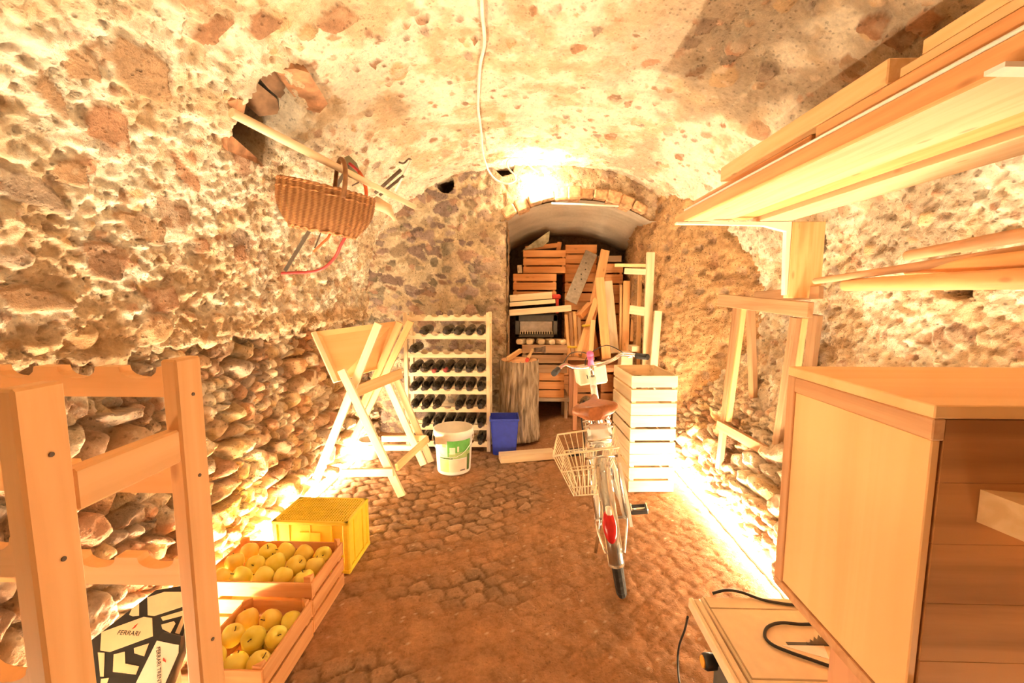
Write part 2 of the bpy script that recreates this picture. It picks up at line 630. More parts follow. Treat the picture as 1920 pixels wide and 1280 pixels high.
# single stones that stand out in the vault: pixel centre, half sizes along and across, turn
STONES = [(200, 235, .085, .075, .3, 1), (398, 52, .035, .09, .2, 1), (630, 35, .06, .09, .1, 1), (268, 135, .13, .09, .2, 0), (345, 325, .12, .035, .5, 1),
          (447, 475, .05, .06, .2, 1), (320, 400, .10, .07, .4, 4), (130, 325, .06, .05, .3, 0), (60, 360, .11, .05, .35, 2), (90, 175, .08, .03, .7, 0),
          (375, 460, .05, .05, .1, 1), (270, 430, .12, .06, .3, 0), (190, 480, .08, .06, .3, 5), (1145, 253, .06, .055, .2, 1), (1178, 192, .035, .03, 0, 1),
          (1085, 85, .03, .05, 0, 1), (1120, 55, .03, .03, 0, 2), (958, 75, .035, .03, 0, 3), (1065, 290, .05, .03, 0, 1), (1275, 292, .05, .04, 0, 1),
          (1325, 45, .05, .045, .3, 2), (1370, 108, .06, .03, .4, 2), (1310, 130, .06, .03, .5, 4), (1640, 45, .05, .06, .2, 1), (1690, 70, .05, .055, .2, 4), (1300, 75, .04, .05, .2, 2),
          (1440, 135, .05, .05, 0, 2), (490, 45, .05, .07, .1, 1), (890, 75, .02, .02, 0, 1), (1000, 15, .03, .02, 0, 1), (150, 120, .05, .05, 0, 0), (1735, 40, .05, .05, .2, 1), (1600, 120, .05, .06, .2, 0),
          (60, 560, .12, .05, .1, 0), (300, 560, .09, .07, .2, 1), (190, 500, .07, .06, .2, 4), (575, 60, .03, .05, 0, 3), (1330, 350, .04, .04, 0, 1), (700, 120, .02, .02, 0, 1)]
_st = []
for (a, b, su, sv, rot, ci) in STONES:
    h = hit(a, b)
    _st.append((h.y, s_of(h), su * .78, sv * .78, rot, ci))

_pits = []
for a, b, su, sv in ((1532, 447, .055, .085), (1808, 548, .05, .022), (1290, 345, .02, .03), (1385, 300, .03, .02), (545, 165, .02, .02), (560, 345, .05, .03)):
    h = hit(a, b)
    _pits.append((h.y, s_of(h), su, sv))


def vault_skin(Y, Sg):
    """height above the smooth profile and albedo, as functions of the place on the wall"""
    X, Z = P_at(Sg)
    left = Sg < SL / 2
    wu = Y + 0.05 * (fbm(Y, Sg, 9, 3, 60) - .5)
    wv = Sg + 0.05 * (fbm(Y, Sg, 9, 3, 70) - .5)
    # mortar skin
    big = fbm(Y, Sg, 2.3, 4, 3)
    med = fbm(Y, Sg, 11, 5, 21, 0.65)
    fine = fbm(Y, Sg, 42, 3, 33, 0.7)
    rough = np.where(left, 1.0, 0.75) * (1 - 0.6 * sst(1.75, 2.25, Z) * (X > -0.9))
    rough = np.where((X > 0.4) & (Z > 1.2), np.minimum(rough, 0.75), rough)
    f1, f2, r = vor(wu, wv, .034, .028, 95)
    crumb = sst(.0, .45, f2 - f1) * (r[..., 1] - .3) * (1 - .6 * sst(1.9, 2.3, Z))
    h = 0.05 * (big - .5) + rough * (0.075 * (med - .5) + 0.034 * (fine - .5) + .016 * crumb)
    col = np.zeros(Y.shape + (3,)) + C(0.76, 0.63, 0.45)
    tone = fbm(Y, Sg, 5, 5, 44, 0.65)
    col = mixc(col, C(0.88, 0.80, 0.65), sst(.43, .53, tone))
    col = mixc(col, C(0.62, 0.45, 0.28), sst(.45, .34, tone) * 0.65)
    grey = sst(.50, .62, fbm(Y, Sg, 2.1, 4, 52)) * sst(0.1, 0.7, X) * (Z > 1.15)  # shade above the shelf planks, put into the mortar colour as grey patches
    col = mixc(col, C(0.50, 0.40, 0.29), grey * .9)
    # pits
    f1, f2, r = vor(wu, wv, .055, .045, 90)
    pit = sst(.30, .12, f1) * (r[..., 0] > .72) * rough
    h -= 0.02 * pit
    col = mixc(col, C(0.34, 0.22, 0.13), pit * .6)
    # stones bedded in the mortar
    for (cu, cv, dens_l, dens_t, dens_r, seed, amp) in ((.20, .13, .12, .03, .08, 1, .035), (.10, .075, .17, .07, .15, 2, .022), (.05, .042, .20, .10, .18, 3, .010)):
        f1, f2, r = vor(wu, wv, cu, cv, seed)
        dens = np.where(left, dens_l + (dens_t - dens_l) * sst(1.35, 2.1, Z), dens_r + (dens_t - dens_r) * sst(1.3, 2.0, Z))
        on = r[..., 0] < dens
        rad = 0.26 + 0.2 * r[..., 1]
        m = sst(rad + .10, rad - .02, f1 + .25 * (med - .5)) * sst(.02, .14, f2 - f1) * on
        bump = amp * (0.35 + r[..., 2]) * (1 - 0.8 * (f1 / .6) ** 2) - amp * .45
        tilt = (r[..., 3] - .5) * 2 * amp
        h = h * (1 - .75 * m) + m * (bump + tilt * (f1 - .2))
        sc = pick(PAL, r[..., 3]) * (0.95 + .5 * r[..., 2:3]) + .04
        dust = sst(.50, .62, fbm(Y, Sg, 14, 4, 111))
        sc = mixc(sc, C(0.74, 0.62, 0.47), dust * .75)
        col = mixc(col, sc, m)
    # lower walls: courses of rounded field stones with little mortar
    lowL = sst(1.10, 1.04, Z) * left
    lowR = sst(.75, .45, Z + .25 * (big - .5)) * (~left)
    low = np.maximum(lowL, lowR)
    f1, f2, r = vor(wu, wv * 1.0, .155, .115, 8, .9)
    f1b, f2b, rb = vor(wu, wv, .075, .06, 9, .9)
    small = (fbm(Y, Sg, 3.0, 3, 77) > .52)
    e = np.where(small, (f2b - f1b), (f2 - f1)); rr = np.where(small[..., None], rb, r)
    dome = sst(0, .42, e)
    sz = np.where(small, .5, 1.0)
    hs = sz * (0.075 * dome - .04 + .06 * (rr[..., 2] - .5)) + .02 * (med - .5) + .012 * (fine - .5)
    cs = pick(PAL, rr[..., 0]) * (0.85 + .5 * rr[..., 3:4]) * 1.05
    white = sst(.50, .62, fbm(Y, Sg, 7, 4, 121)) * .75
    cs = mixc(cs, C(0.76, 0.66, 0.50), white)
    cs = mixc(cs, C(0.34, 0.22, 0.12), sst(.20, .02, e) * .7)
    h = h * (1 - low) + hs * low
    col = mixc(col, cs, low)
    # the ledge over the left lower wall: brown earthy mortar
    led = sst(.10, .02, np.abs(Z - 1.13)) * left
    col = mixc(col, C(0.50, 0.32, 0.16), led * .8)
    # stones seen one by one
    for (y0, s0, su, sv, rot, ci) in _st:
        near = (np.abs(Y - y0) < .35) & (np.abs(Sg - s0) < .35)
        if not near.any():
            continue
        a, b = Y[near] - y0, Sg[near] - s0
        c_, s_ = math.cos(rot), math.sin(rot)
        u, v = (a * c_ - b * s_) / su, (a * s_ + b * c_) / sv
        ang = np.arctan2(v, u)
        d = np.maximum(np.abs(u * .8 + v * .45), np.abs(v * .9 - u * .3)) * .8 + np.hypot(u, v) * .3
        d = d + .45 * (fbm(Y[near], Sg[near], 16, 3, 130) - .5) + .10 * np.sin(3 * ang + y0 * 9)
        m = sst(1.05, .92, d)
        hh = h[near]; cc = col[near]; t0_ = fbm(Y[near], Sg[near], 18, 4, 111)
        hh = hh * (1 - m) + m * (0.010 + .02 * u * .4 + .012 * (med[near] - .5))
        hh = hh - 0.006 * sst(.12, .0, np.abs(d - 1.1))
        t = 0.75 + .5 * fbm(Y[near], Sg[near], 20, 3, 140)
        cc = mixc(cc, PAL[ci] * 1.05 * t[..., None], m * (.97 - .3 * sst(.54, .66, t0_)))
        h[near] = hh; col[near] = cc
    for y0, s0, su, sv in _pits:
        d = np.hypot((Y - y0) / su, (Sg - s0) / sv) + .5 * (med - .5)
        m = sst(1.1, .85, d)
        h = h - .13 * m
        col = mixc(col, C(0.20, 0.12, 0.07), m * .8)
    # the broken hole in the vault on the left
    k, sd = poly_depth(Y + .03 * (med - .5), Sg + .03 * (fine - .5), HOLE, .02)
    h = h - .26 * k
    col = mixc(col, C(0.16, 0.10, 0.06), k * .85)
    return h, col


def vault_mesh(name, s0, s1, ds, ys, mat):
    ns = max(2, int(round((s1 - s0) / ds)) + 1)
    sv = np.linspace(s0, s1, ns)
    Y, Sg = np.meshgrid(ys, sv, indexing='ij')
    h, col = vault_skin(Y, Sg)
    e = 0.01
    x0, z0 = P_at(Sg - e); x1, z1 = P_at(Sg + e)
    tx, tz = x1 - x0, z1 - z0
    # soften the normal so that the ledge does not fold
    ln = np.hypot(tx, tz) + 1e-9
    nx, nz = tz / ln, -tx / ln
    X, Z = P_at(Sg)
    P = np.stack([X + nx * h, Y, Z + nz * h], -1)
    return grid_obj(name, P, col, mat)


M_WALL = masonry('vault_mortar', amp=.34, strength=.75, speck=.32)
M_BACKWALL = masonry('back_masonry', amp=.40, strength=.7)
M_SAND = masonry('sandy_masonry', amp=.45, strength=.8)
M_FLOOR = masonry('cobble_floor', amp=.40, s1=60, s2=220, strength=.35, speck=.15)

ys = np.r_[np.arange(-1.5, 0.7, 0.06), np.arange(0.7, 1.0, 0.02), np.arange(1.0, 2.4, 0.0075), np.arange(2.4, 3.98, 0.0105)]
sL = float(np.interp(1.10, prof[:20, 1], seg[:20]))
sR = SL - float(np.interp(1.02, prof[-4:, 1][::-1], (SL - seg[-4:])[::-1]))
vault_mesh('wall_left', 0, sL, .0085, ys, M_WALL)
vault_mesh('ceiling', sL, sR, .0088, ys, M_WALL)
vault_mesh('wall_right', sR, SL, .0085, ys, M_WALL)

# ---- floor of worn cobbles under trodden earth
xs = np.arange(-1.75, 1.75, .011)
yf = np.r_[np.arange(-1.5, 0.9, 0.08), np.arange(0.9, 3.0, .010), np.arange(3.0, 5.1, .016)]
X, Y = np.meshgrid(xs, yf, indexing='ij')
ca, sa = math.cos(.55), math.sin(.55)
U, V = X * ca + Y * sa, -X * sa + Y * ca + .05 * np.sin(X * 3 + Y)
Uw, Vw = U + .018 * (fbm(X, Y, 12, 2, 5) - .5), V + .018 * (fbm(X, Y, 12, 2, 6) - .5)
row = np.floor(Vw / .078)
f1, f2, r = vor(Uw + (row % 2) * .04, Vw, .092, .078, 41, .42)
e = f2 - f1
dirt = sst(.46, .64, fbm(X, Y, 1.7, 4, 14) + .10 * sst(-.4, .35, X) - .12 * sst(2.1, 2.8, Y) * sst(.2, -.4, X) + .25 * sst(3.1, 3.5, Y))
st = sst(.02, .22, e)
hz = (.011 * st - .008 + .006 * (r[..., 1] - .5)) * (1 - .72 * dirt) + .012 * (fbm(X, Y, 4, 4, 15) - .5) + .004 * (fbm(X, Y, 40, 3, 16) - .5)
hz = hz - .006 * sst(.3, .2, np.abs(X - .6)) * 0
hz += .05 * sst(3.72, 4.05, Y) * (X > -.3) + .07 * sst(.35, .0, np.hypot(X - .35, Y - 4.05)) 
edge = np.minimum(X + 1.37, 1.16 - X)
hz += .03 * sst(.10, 0, edge) * fbm(X, Y, 14, 3, 18)
cst = C(0.36, 0.225, 0.14) * (0.75 + .5 * r[..., 2:3]) 
cst = mixc(cst, C(0.15, 0.09, 0.05), sst(.20, .04, e) * .95)
cd = C(0.41, 0.21, 0.105) * (0.8 + .4 * fbm(X, Y, 22, 4, 19))[..., None]
cf = mixc(cst, cd, .15 + .66 * dirt)
fl = fbm(X, Y, 70, 2, 23)
cf = mixc(cf, C(0.66, 0.52, 0.36), sst(.84, .88, fl) * .7)
grid_obj('floor', np.stack([X, Y, hz], -1), cf, M_FLOOR)

# ---- back wall with the arched niche, its sandy cheek and the niche itself
YB = 3.88
NL, NR, NTOP = -.165, 1.06, 2.11


def arch_z(x):
    return 1.93 + (NTOP - 1.93) * (1 - np.clip(np.abs((x - .44) / .64), 0, 1) ** 2.2)


def back_skin(X, Z):
    wx = X + .10 * (fbm(X, Z, 11, 4, 160) - .5); wz = Z + .08 * (fbm(X, Z, 11, 4, 161) - .5)
    med = fbm(X, Z, 12, 4, 162); fine = fbm(X, Z, 45, 3, 163)
    h = .05 * (fbm(X, Z, 2.5, 3, 164) - .5) + .05 * (med - .5) + .02 * (fine - .5)
    t = fbm(X, Z, 5, 4, 165)
    col = mixc(np.zeros(X.shape + (3,)) + C(.62, .48, .32), C(.74, .62, .45), sst(.45, .6, t))
    for cu, cv, dens, seed, amp in ((.19, .125, .70, 170, .020), (.09, .06, .55, 172, .010)):
        f1, f2, r = vor(wx, wz, cu, cv, seed)
        on = r[..., 0] < dens
        rad = .36 + .18 * r[..., 1]
        m = sst(rad + .05, rad, f1 + .25 * (med - .5)) * sst(.02, .14, f2 - f1) * on
        h = h * (1 - .7 * m) + m * (amp * (1 - (f1 / .6) ** 2) * (.4 + r[..., 2]) - .2 * amp)
        col = mixc(col, pick(PALG, r[..., 3]) * (.75 + .5 * r[..., 2:3]), m)
    warm = sst(-.55, -.2, X)
    col = mixc(col, C(.62, .42, .24), warm * .45)
    return h, col


xb = np.arange(-1.62, 1.75, .0105); zb = np.arange(-.06, 2.55, .0105)
X, Z = np.meshgrid(xb, zb, indexing='ij')
h, col = back_skin(X, Z)
PIPE = at(835, 344, YB)
dp = np.hypot(X - PIPE.x, Z - PIPE.z)
h = h * sst(.05, .12, dp) - .30 * sst(.079, .070, dp)
col = mixc(col, C(.14, .09, .06), sst(.084, .07, dp) * .9)
hb = [at(*p, YB) for p in ((926, 296), (962, 296), (958, 322), (942, 326), (928, 312))]
k, sd = poly_depth(X, Z, [(q.x, q.z) for q in hb], .02)
h -= .2 * k
col = mixc(col, C(.15, .09, .05), k * .9)
keep = ~((X > NL) & (X < NR + .3) & (Z < arch_z(X)))
edge_l = sst(.10, 0, np.abs(X - NL)) * (Z < 1.95)
h *= (1 - .5 * edge_l)
grid_obj('wall_back', np.stack([X, YB - h, Z], -1), col, M_BACKWALL, keep, flip=True)


def sandy(P0x, P0y, n_u, zs, seed, name, colr=C(.56, .34, .17), amp=1.0):
    """an upright strip of rough sandy masonry along a plan polyline"""
    px_, py_ = np.array(P0x), np.array(P0y)
    sg = np.r_[0, np.cumsum(np.hypot(np.diff(px_), np.diff(py_)))]
    uu = np.linspace(0, sg[-1], n_u)
    Ug, Zg = np.meshgrid(uu, zs, indexing='ij')
    Xp, Yp = np.interp(Ug, sg, px_), np.interp(Ug, sg, py_)
    tx = np.interp(Ug + .01, sg, px_) - np.interp(Ug - .01, sg, px_)
    ty = np.interp(Ug + .01, sg, py_) - np.interp(Ug - .01, sg, py_)
    ln = np.hypot(tx, ty) + 1e-9
    nx, ny = ty / ln, -tx / ln
    med = fbm(Ug + seed, Zg, 9, 5, 180, .65); fine = fbm(Ug, Zg, 40, 3, 181)
    h = amp * (.075 * (med - .5) + .03 * (fine - .5) + .05 * (fbm(Ug, Zg, 2.5, 3, 182) - .5))
    f1, f2, r = vor(Ug + .05 * (med - .5), Zg + .05 * (fine - .5), .12, .09, seed)
    m = sst(.42, .30, f1) * (r[..., 0] < .5) * sst(.02, .14, f2 - f1)
    h += amp * m * (.035 * (1 - (f1 / .5) ** 2) * r[..., 2])
    c = colr * (.75 + .5 * fbm(Ug, Zg, 6, 4, 183))[..., None]
    c = mixc(c, pick(PAL, r[..., 3]), m * .6)
    c = mixc(c, C(.72, .58, .38), sst(.56, .66, fbm(Ug, Zg, 7, 4, 184)) * .5 * (Zg < 1.1))
    P = np.stack([Xp - nx * h, Yp - ny * h, Zg], -1)
    return P, c


zs = np.arange(-.05, 2.32, .012)
P, c = sandy([1.12, 1.05, 1.03, 1.06, 1.13, 1.42, 1.62, 1.75], [4.95, 4.4, 4.1, 3.98, 3.84, 3.34, 2.98, 2.75], 150, zs, 31, 'cheek')
lean = sst(1.3, 2.3, P[..., 2]) * .10
P[..., 0] -= lean * sst(3.9, 3.3, P[..., 1])
grid_obj('wall_niche_right', P, c, M_SAND, flip=False)
P, c = sandy([-.16, -.17, -.18], [3.86, 4.3, 4.95], 80, np.arange(-.05, 2.2, .014), 33, 'cheek', C(.50, .34, .20), .5)
grid_obj('wall_niche_left', P, c, M_SAND)
# niche back wall
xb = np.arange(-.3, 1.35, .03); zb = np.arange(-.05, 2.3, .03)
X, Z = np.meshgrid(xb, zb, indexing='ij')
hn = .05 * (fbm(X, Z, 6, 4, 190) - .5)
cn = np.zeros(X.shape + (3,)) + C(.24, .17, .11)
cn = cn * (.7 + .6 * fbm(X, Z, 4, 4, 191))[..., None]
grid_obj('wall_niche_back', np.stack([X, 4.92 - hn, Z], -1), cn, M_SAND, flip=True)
# niche soffit: smooth grey plaster sloping down to the back
un = np.arange(-.24, 1.16, .02); yn = np.arange(3.84, 4.96, .02)
X, Y = np.meshgrid(un, yn, indexing='ij')
Zs = arch_z(X) - .16 * sst(3.9, 4.8, Y) + .006 * (fbm(X, Y, 9, 3, 192) - .5)
cn = np.zeros(X.shape + (3,)) + C(.50, .43, .34)
cn = cn * (.7 + .6 * fbm(X * .6, Y * 3, 4, 4, 193))[..., None]
M_SOFF = masonry('soffit_plaster', amp=.15, strength=.12, speck=0)
grid_obj('ceiling_niche', np.stack([X, Y, Zs], -1), cn, M_SOFF, flip=True)
# brick edge of the arch
bm = bmesh.new()
for k in range(11):
    x = NL + .02 + (NR - NL - .1) * k / 10
    ang = math.atan2(float(arch_z(np.array(x + .05)) - arch_z(np.array(x - .05))), .1)
    m = Matrix.Translation((x, YB - .03 + .015 * math.sin(k * 2.3), float(arch_z(np.array(x))) + .05)) @ Matrix.Rotation(-ang, 4, 'Y')
    add_box(bm, .118, .16, .09 + .02 * math.sin(k * 1.7), M=m, bev=.012)
o = obj('trim_1', bm, plain('arch_brick', (.55, .33, .18), .95, noise=.25, nscale=25, bump=.8))
o['kind'] = 'structure'
# end wall behind the viewer
o = obj('wall_rear', boxbm(3.6, .06, 2.7, (0, -1.48, 1.25)), M_PLASTER); o['kind'] = 'structure'
# sloping tile flap and slabs round the broken hole
tile = plain('clay_tile', (.42, .22, .12), .9, noise=.2, nscale=20, bump=.5)
tdark = plain('shaded_tile', (.22, .125, .07), .9, noise=.2, nscale=20, bump=.5)  # darker copy of the tile, shade inside the hole put into its colour


def wall_slab(name, pxs, off, thick, mat):
    pts = []
    for p in pxs:
        h_ = hit(*p)
        s_ = s_of(h_)
        x0, z0 = P_at(s_ - .01); x1, z1 = P_at(s_ + .01)
        n_ = Vector((z1 - z0, 0, -(x1 - x0))).normalized()
        o_ = off if not isinstance(off, (list, tuple)) else off[len(pts)]
        pts.append(h_ + n_ * o_)
    o_ = obj(name, add_prism(bmesh.new(), pts, n_ * -thick), mat)
    o_['kind'] = 'structure'
    return o_


wall_slab('trim_2', [(518, 132), (546, 116), (570, 120), (606, 180), (592, 202), (572, 204), (546, 176)], [.0, .03, .04, .04, .03, .0, -.02], .05, tile)
wall_slab('trim_3', [(502, 150), (522, 136), (550, 180), (560, 192), (545, 208), (530, 198), (512, 178)], [-.09, -.08, -.07, -.07, -.07, -.09, -.10], .03, tdark)
wall_slab('trim_4', [(420, 255), (432, 252), (482, 296), (480, 304), (420, 278)], [.012, .0, .0, .012, .02], .06, tile)
wall_slab('trim_5', [(424, 186), (440, 180), (462, 190), (458, 212), (430, 216)], [.012, .015, .0, .0, .01], .05, tile)
wall_slab('trim_6', [(500, 185), (545, 215), (545, 235), (520, 250), (500, 235)], [-.15, -.09, -.07, -.11, -.16], .04, tdark)

# ================================================================ lamps
def led_strip(x, y0, y1, label, name='led_strip'):
    t = thing(name, label, 'light strip', (x, (y0 + y1) / 2, 0.012), group='warm light strips along the cellar floor')
    block('channel', x - .014, x + .014, y0, y1, .006, .022, M_WMETAL, t, 0, axis=1)
    block('diffuser', x - .012, x + .012, y0, y1, .022, .034, M_LED, t, 0, axis=1)
    return t


led_strip(-1.325, 0.0, 3.55, 'glowing light strip on the floor along the left stone wall')
led_strip(1.115, 0.45, 3.25, 'glowing light strip on the floor along the right stone wall')
cb = thing('ceiling_bulb', 'bare glowing bulb in a holder above the niche arch', 'lamp', at(1015, 345, 3.70))
pb = at(1015, 346, 3.70)
bm = bmesh.new(); bmesh.ops.create_uvsphere(bm, u_segments=16, v_segments=10, radius=.034, matrix=Matrix.Translation(pb))
obj('bulb', bm, M_BULB, cb, smooth=True)
bm = add_lathe(bmesh.new(), [(.020, .028), (.023, .05), (.023, .085), (.012, .095)], 14, Matrix.Translation(pb))
obj('lamp_holder', bm, M_WHITE, cb)

# ================================================================ racks and bottles
def scallop_rail(name, x0, x1, yc, zt, hgt, th, pitch, mat, parent, M, off=0.0):
    """a rail with round bottle rests cut in its top edge, along local x"""
    pts = []
    n = max(1, int(round((x1 - x0) / pitch)))
    p = (x1 - x0) / n
    pts.append((x0, zt - hgt)); pts.append((x1, zt - hgt)); pts.append((x1, zt))
    rr = .030
    for k in reversed(range(n)):
        c = x0 + p * (k + .5) + off
        for j in range(9):
            a = math.pi * j / 8
            pts.append((c + rr * math.cos(a), zt - .018 * math.sin(a) ** .8))
    pts.append((x0, zt))
    bm = bmesh.new()
    add_prism(bm, [(x, yc - th / 2, z) for x, z in pts], (0, th, 0))
    return obj(name, bm, mat, parent, M, local=True)


def rack(name, label, cat, x0, y0, W, D, H, levels, pitch, mat, ends=(1.045, .30), pw=.05, pt=.024):
    t = thing(name, label, cat, (x0, y0, 0.0))
    M0 = Matrix.Translation((0, 0, 0))
    for x in (pt / 2, W - pt / 2):
        for y in (pw / 2, D - pw / 2):
            m = Matrix.Translation((x, y, H / 2)) @ Matrix.Rotation(R(-90), 4, 'Y')
            hh = H + (.012 if y > D / 2 else 0)
            obj('post', boxbm(H, pw, pt, bev=.003), mat, t, m, local=True)
        for z in ends:
            m = Matrix.Translation((x, D / 2, z)) @ Matrix.Rotation(R(90), 4, 'Z')
            obj('end_rail', boxbm(D - 2 * pw, pt * .9, .05, bev=.003), mat, t, m, local=True)
    for z in levels:
        for y in (pw * .5, D - pw * .5):
            scallop_rail('scalloped_rail', pt, W - pt, y, z, .046, .02, pitch, mat, t, M0)
    return t


# empty rack standing close by on the left
RX, RY, RD, RH = -.512, .402, .25, 1.187
near = rack('wine_rack', 'empty pine wine rack with scalloped rails standing close on the left', 'wine rack', RX - .72, RY, .72, RD, RH,
            [1.174, 1.022, .868], .094, W_RACK, ends=(1.058,), pw=.05, pt=.024)
for z in (.10,):
    for y in (.025, RD - .025):
        scallop_rail('scalloped_rail', .024, .72 - .024, y, z, .046, .02, .094, W_RACK, near, Matrix.Identity(4))
for y, zz in ((.025, (1.11, .99, .60)), (RD - .025, (1.13, 1.0, .72))):
    for z in zz:
        bm = add_lathe(bmesh.new(), [(.0027, -.001), (.0027, .0012)], 10, Matrix.Rotation(R(90), 4, 'Y'))
        obj('screw', bm, M_IRON, near, Matrix.Translation((.72 + .0002, y + .003, z)), local=True)

# rack full of bottles at the far wall
BX, BY, BW, BD, BH = -.985, 3.40, .70, .22, 1.15
LV = [1.128, .980, .829, .678, .528, .378, .228, .085]
far = rack('wine_rack', 'tall pine wine rack holding dark bottles against the far wall', 'wine rack', BX, BY, BW, BD, BH, LV, .0937, W_LIGHT, ends=(1.08, .5, .05), pt=.03, pw=.04)


def bottle_meshes():
    bm = add_lathe(bmesh.new(), [(.030, 0), (.0365, .006), (.0372, .02), (.0372, .185), (.034, .205), (.022, .228), (.0152, .245), (.0148, .25)], 20)
    me1 = bpy.data.meshes.new('bottle_body'); bm.to_mesh(me1); bm.free(); me1.materials.append(M_GLASS)
    bm = add_lathe(bmesh.new(), [(.0158, .247), (.0156, .293), (.0168, .294), (.0168, .305), (.012, .307)], 16)
    me2 = bpy.data.meshes.new('bottle_capsule'); bm.to_mesh(me2); bm.free(); me2.materials.append(M_CAPS)
    me3 = me2.copy(); me3.materials.clear(); me3.materials.append(M_CAPSRED)
    bm = add_lathe(bmesh.new(), [(.0376, .05), (.0376, .15)], 20, cap0=False, cap1=False)
    me4 = bpy.data.meshes.new('bottle_label'); bm.to_mesh(me4); bm.free(); me4.materials.append(M_CORK)
    return me1, me2, me3, me4


BM = bottle_meshes()
ROWS = [(1, (1, 3, 4, 5, 6)), (2, (0,)), (3, range(7)), (4, range(7)), (5, (0, 1, 2, 4, 5, 6)), (6, (1, 2, 3, 4, 5, 6)), (7, (0, 1, 2, 3, 4, 6))]
WORD = {1: 'topmost', 2: 'second', 3: 'third', 4: 'fourth', 5: 'fifth', 6: 'sixth', 7: 'bottom'}
pitch = (BW - .06) / 7
for lv, cols in ROWS:
    for c in cols:
        x = BX + .03 + pitch * (c + .5)
        y0 = BY + BD + .015 - .01 * random.random()
        z = LV[lv] - .018 + .0415
        M = Matrix.Translation((x, y0, z + .003)) @ Matrix.Rotation(R(91.5 + random.uniform(-1, 2)), 4, 'X')
        if lv == 2:
            lab = 'single dark wine bottle lying alone in the nearly empty second row of the far rack'
        elif lv == 3 and c in (2, 3):
            lab = 'dark wine bottle with a red capsule lying in the third row of the far rack'
        else:
            lab = 'dark wine bottle lying in the %s row of the far rack' % WORD[lv]
            if lv == 3: lab = 'dark wine bottle with a black capsule lying in the third row of the far rack'
        t = thing('wine_bottle', lab, 'bottle', M=M, group='bottles in the %s row of the wine rack' % WORD[lv] + (' with red capsules' if lv == 3 and c in (2, 3) else ''))
        obj_me('body', BM[0], None, t, smooth=False, local=True)
        obj_me('capsule', BM[2] if (lv == 3 and c in (2, 3)) else BM[1], None, t, local=True)


# ================================================================ crates of slats
def crate(name, label, cat, x0, x1, y0, y1, z0, z1, n, mat, group=None, rot=0.0, notch=False, posts=.026, over=0.0, th=.008, gap=.012, ends=True, parent=None):
    cx, cy = (x0 + x1) / 2, (y0 + y1) / 2
    W, D, H = x1 - x0, y1 - y0, z1 - z0
    t = thing(name, label, cat, (cx, cy, z0), (0, 0, rot), group)
    sh = (H - gap * (n - 1)) / n

    def panel(length, nm, M):
        bm = bmesh.new()
        for k in range(n):
            zc = sh / 2 + k * (sh + gap)
            add_box(bm, length, th, sh, (0, 0, zc), bev=.0015)
        if notch:
            pass
        return obj(nm, bm, mat, t, M, local=True)
    panel(W, 'side_panel', Matrix.Translation((0, -D / 2 + th / 2, 0)))
    panel(W, 'side_panel', Matrix.Translation((0, D / 2 - th / 2, 0)))
    panel(D - 2 * th, 'end_panel', Matrix.Translation((-W / 2 + th / 2, 0, 0)) @ Matrix.Rotation(R(90), 4, 'Z'))
    panel(D - 2 * th, 'end_panel', Matrix.Translation((W / 2 - th / 2, 0, 0)) @ Matrix.Rotation(R(90), 4, 'Z'))
    for sx in (-1, 1):
        for sy in (-1, 1):
            px, py = sx * (W / 2 - th), sy * (D / 2 - th)
            bm = add_prism(bmesh.new(), [(px, py, 0.002), (px - sx * posts, py, 0.002), (px, py - sy * posts, 0.002)], (0, 0, H + over - .004))
            obj('corner_post', bm, mat, t, local=True)
    obj('base', boxbm(W - 2 * th - .002, D - 2 * th - .002, .006, (0, 0, .006)), mat, t, local=True)
    return t


# stacked crates on the right behind the bicycle
sx0, sx1, sy0, sy1 = .665, .962, 2.70, 3.14
for k, lab in enumerate(('slatted pine crate on the floor at the foot of the stack by the bicycle', 'slatted pine crate in the middle of the stack behind the bicycle',
                         'empty slatted pine crate on top of the stack behind the bicycle handlebar')):
    crate('wooden_crate', lab, 'crate', sx0, sx1, sy0, sy1, .006 + .258 * k, .006 + .258 * k + .255, 3, W_LIGHT, 'pine crates stacked behind the bicycle', rot=R(3), gap=.015)

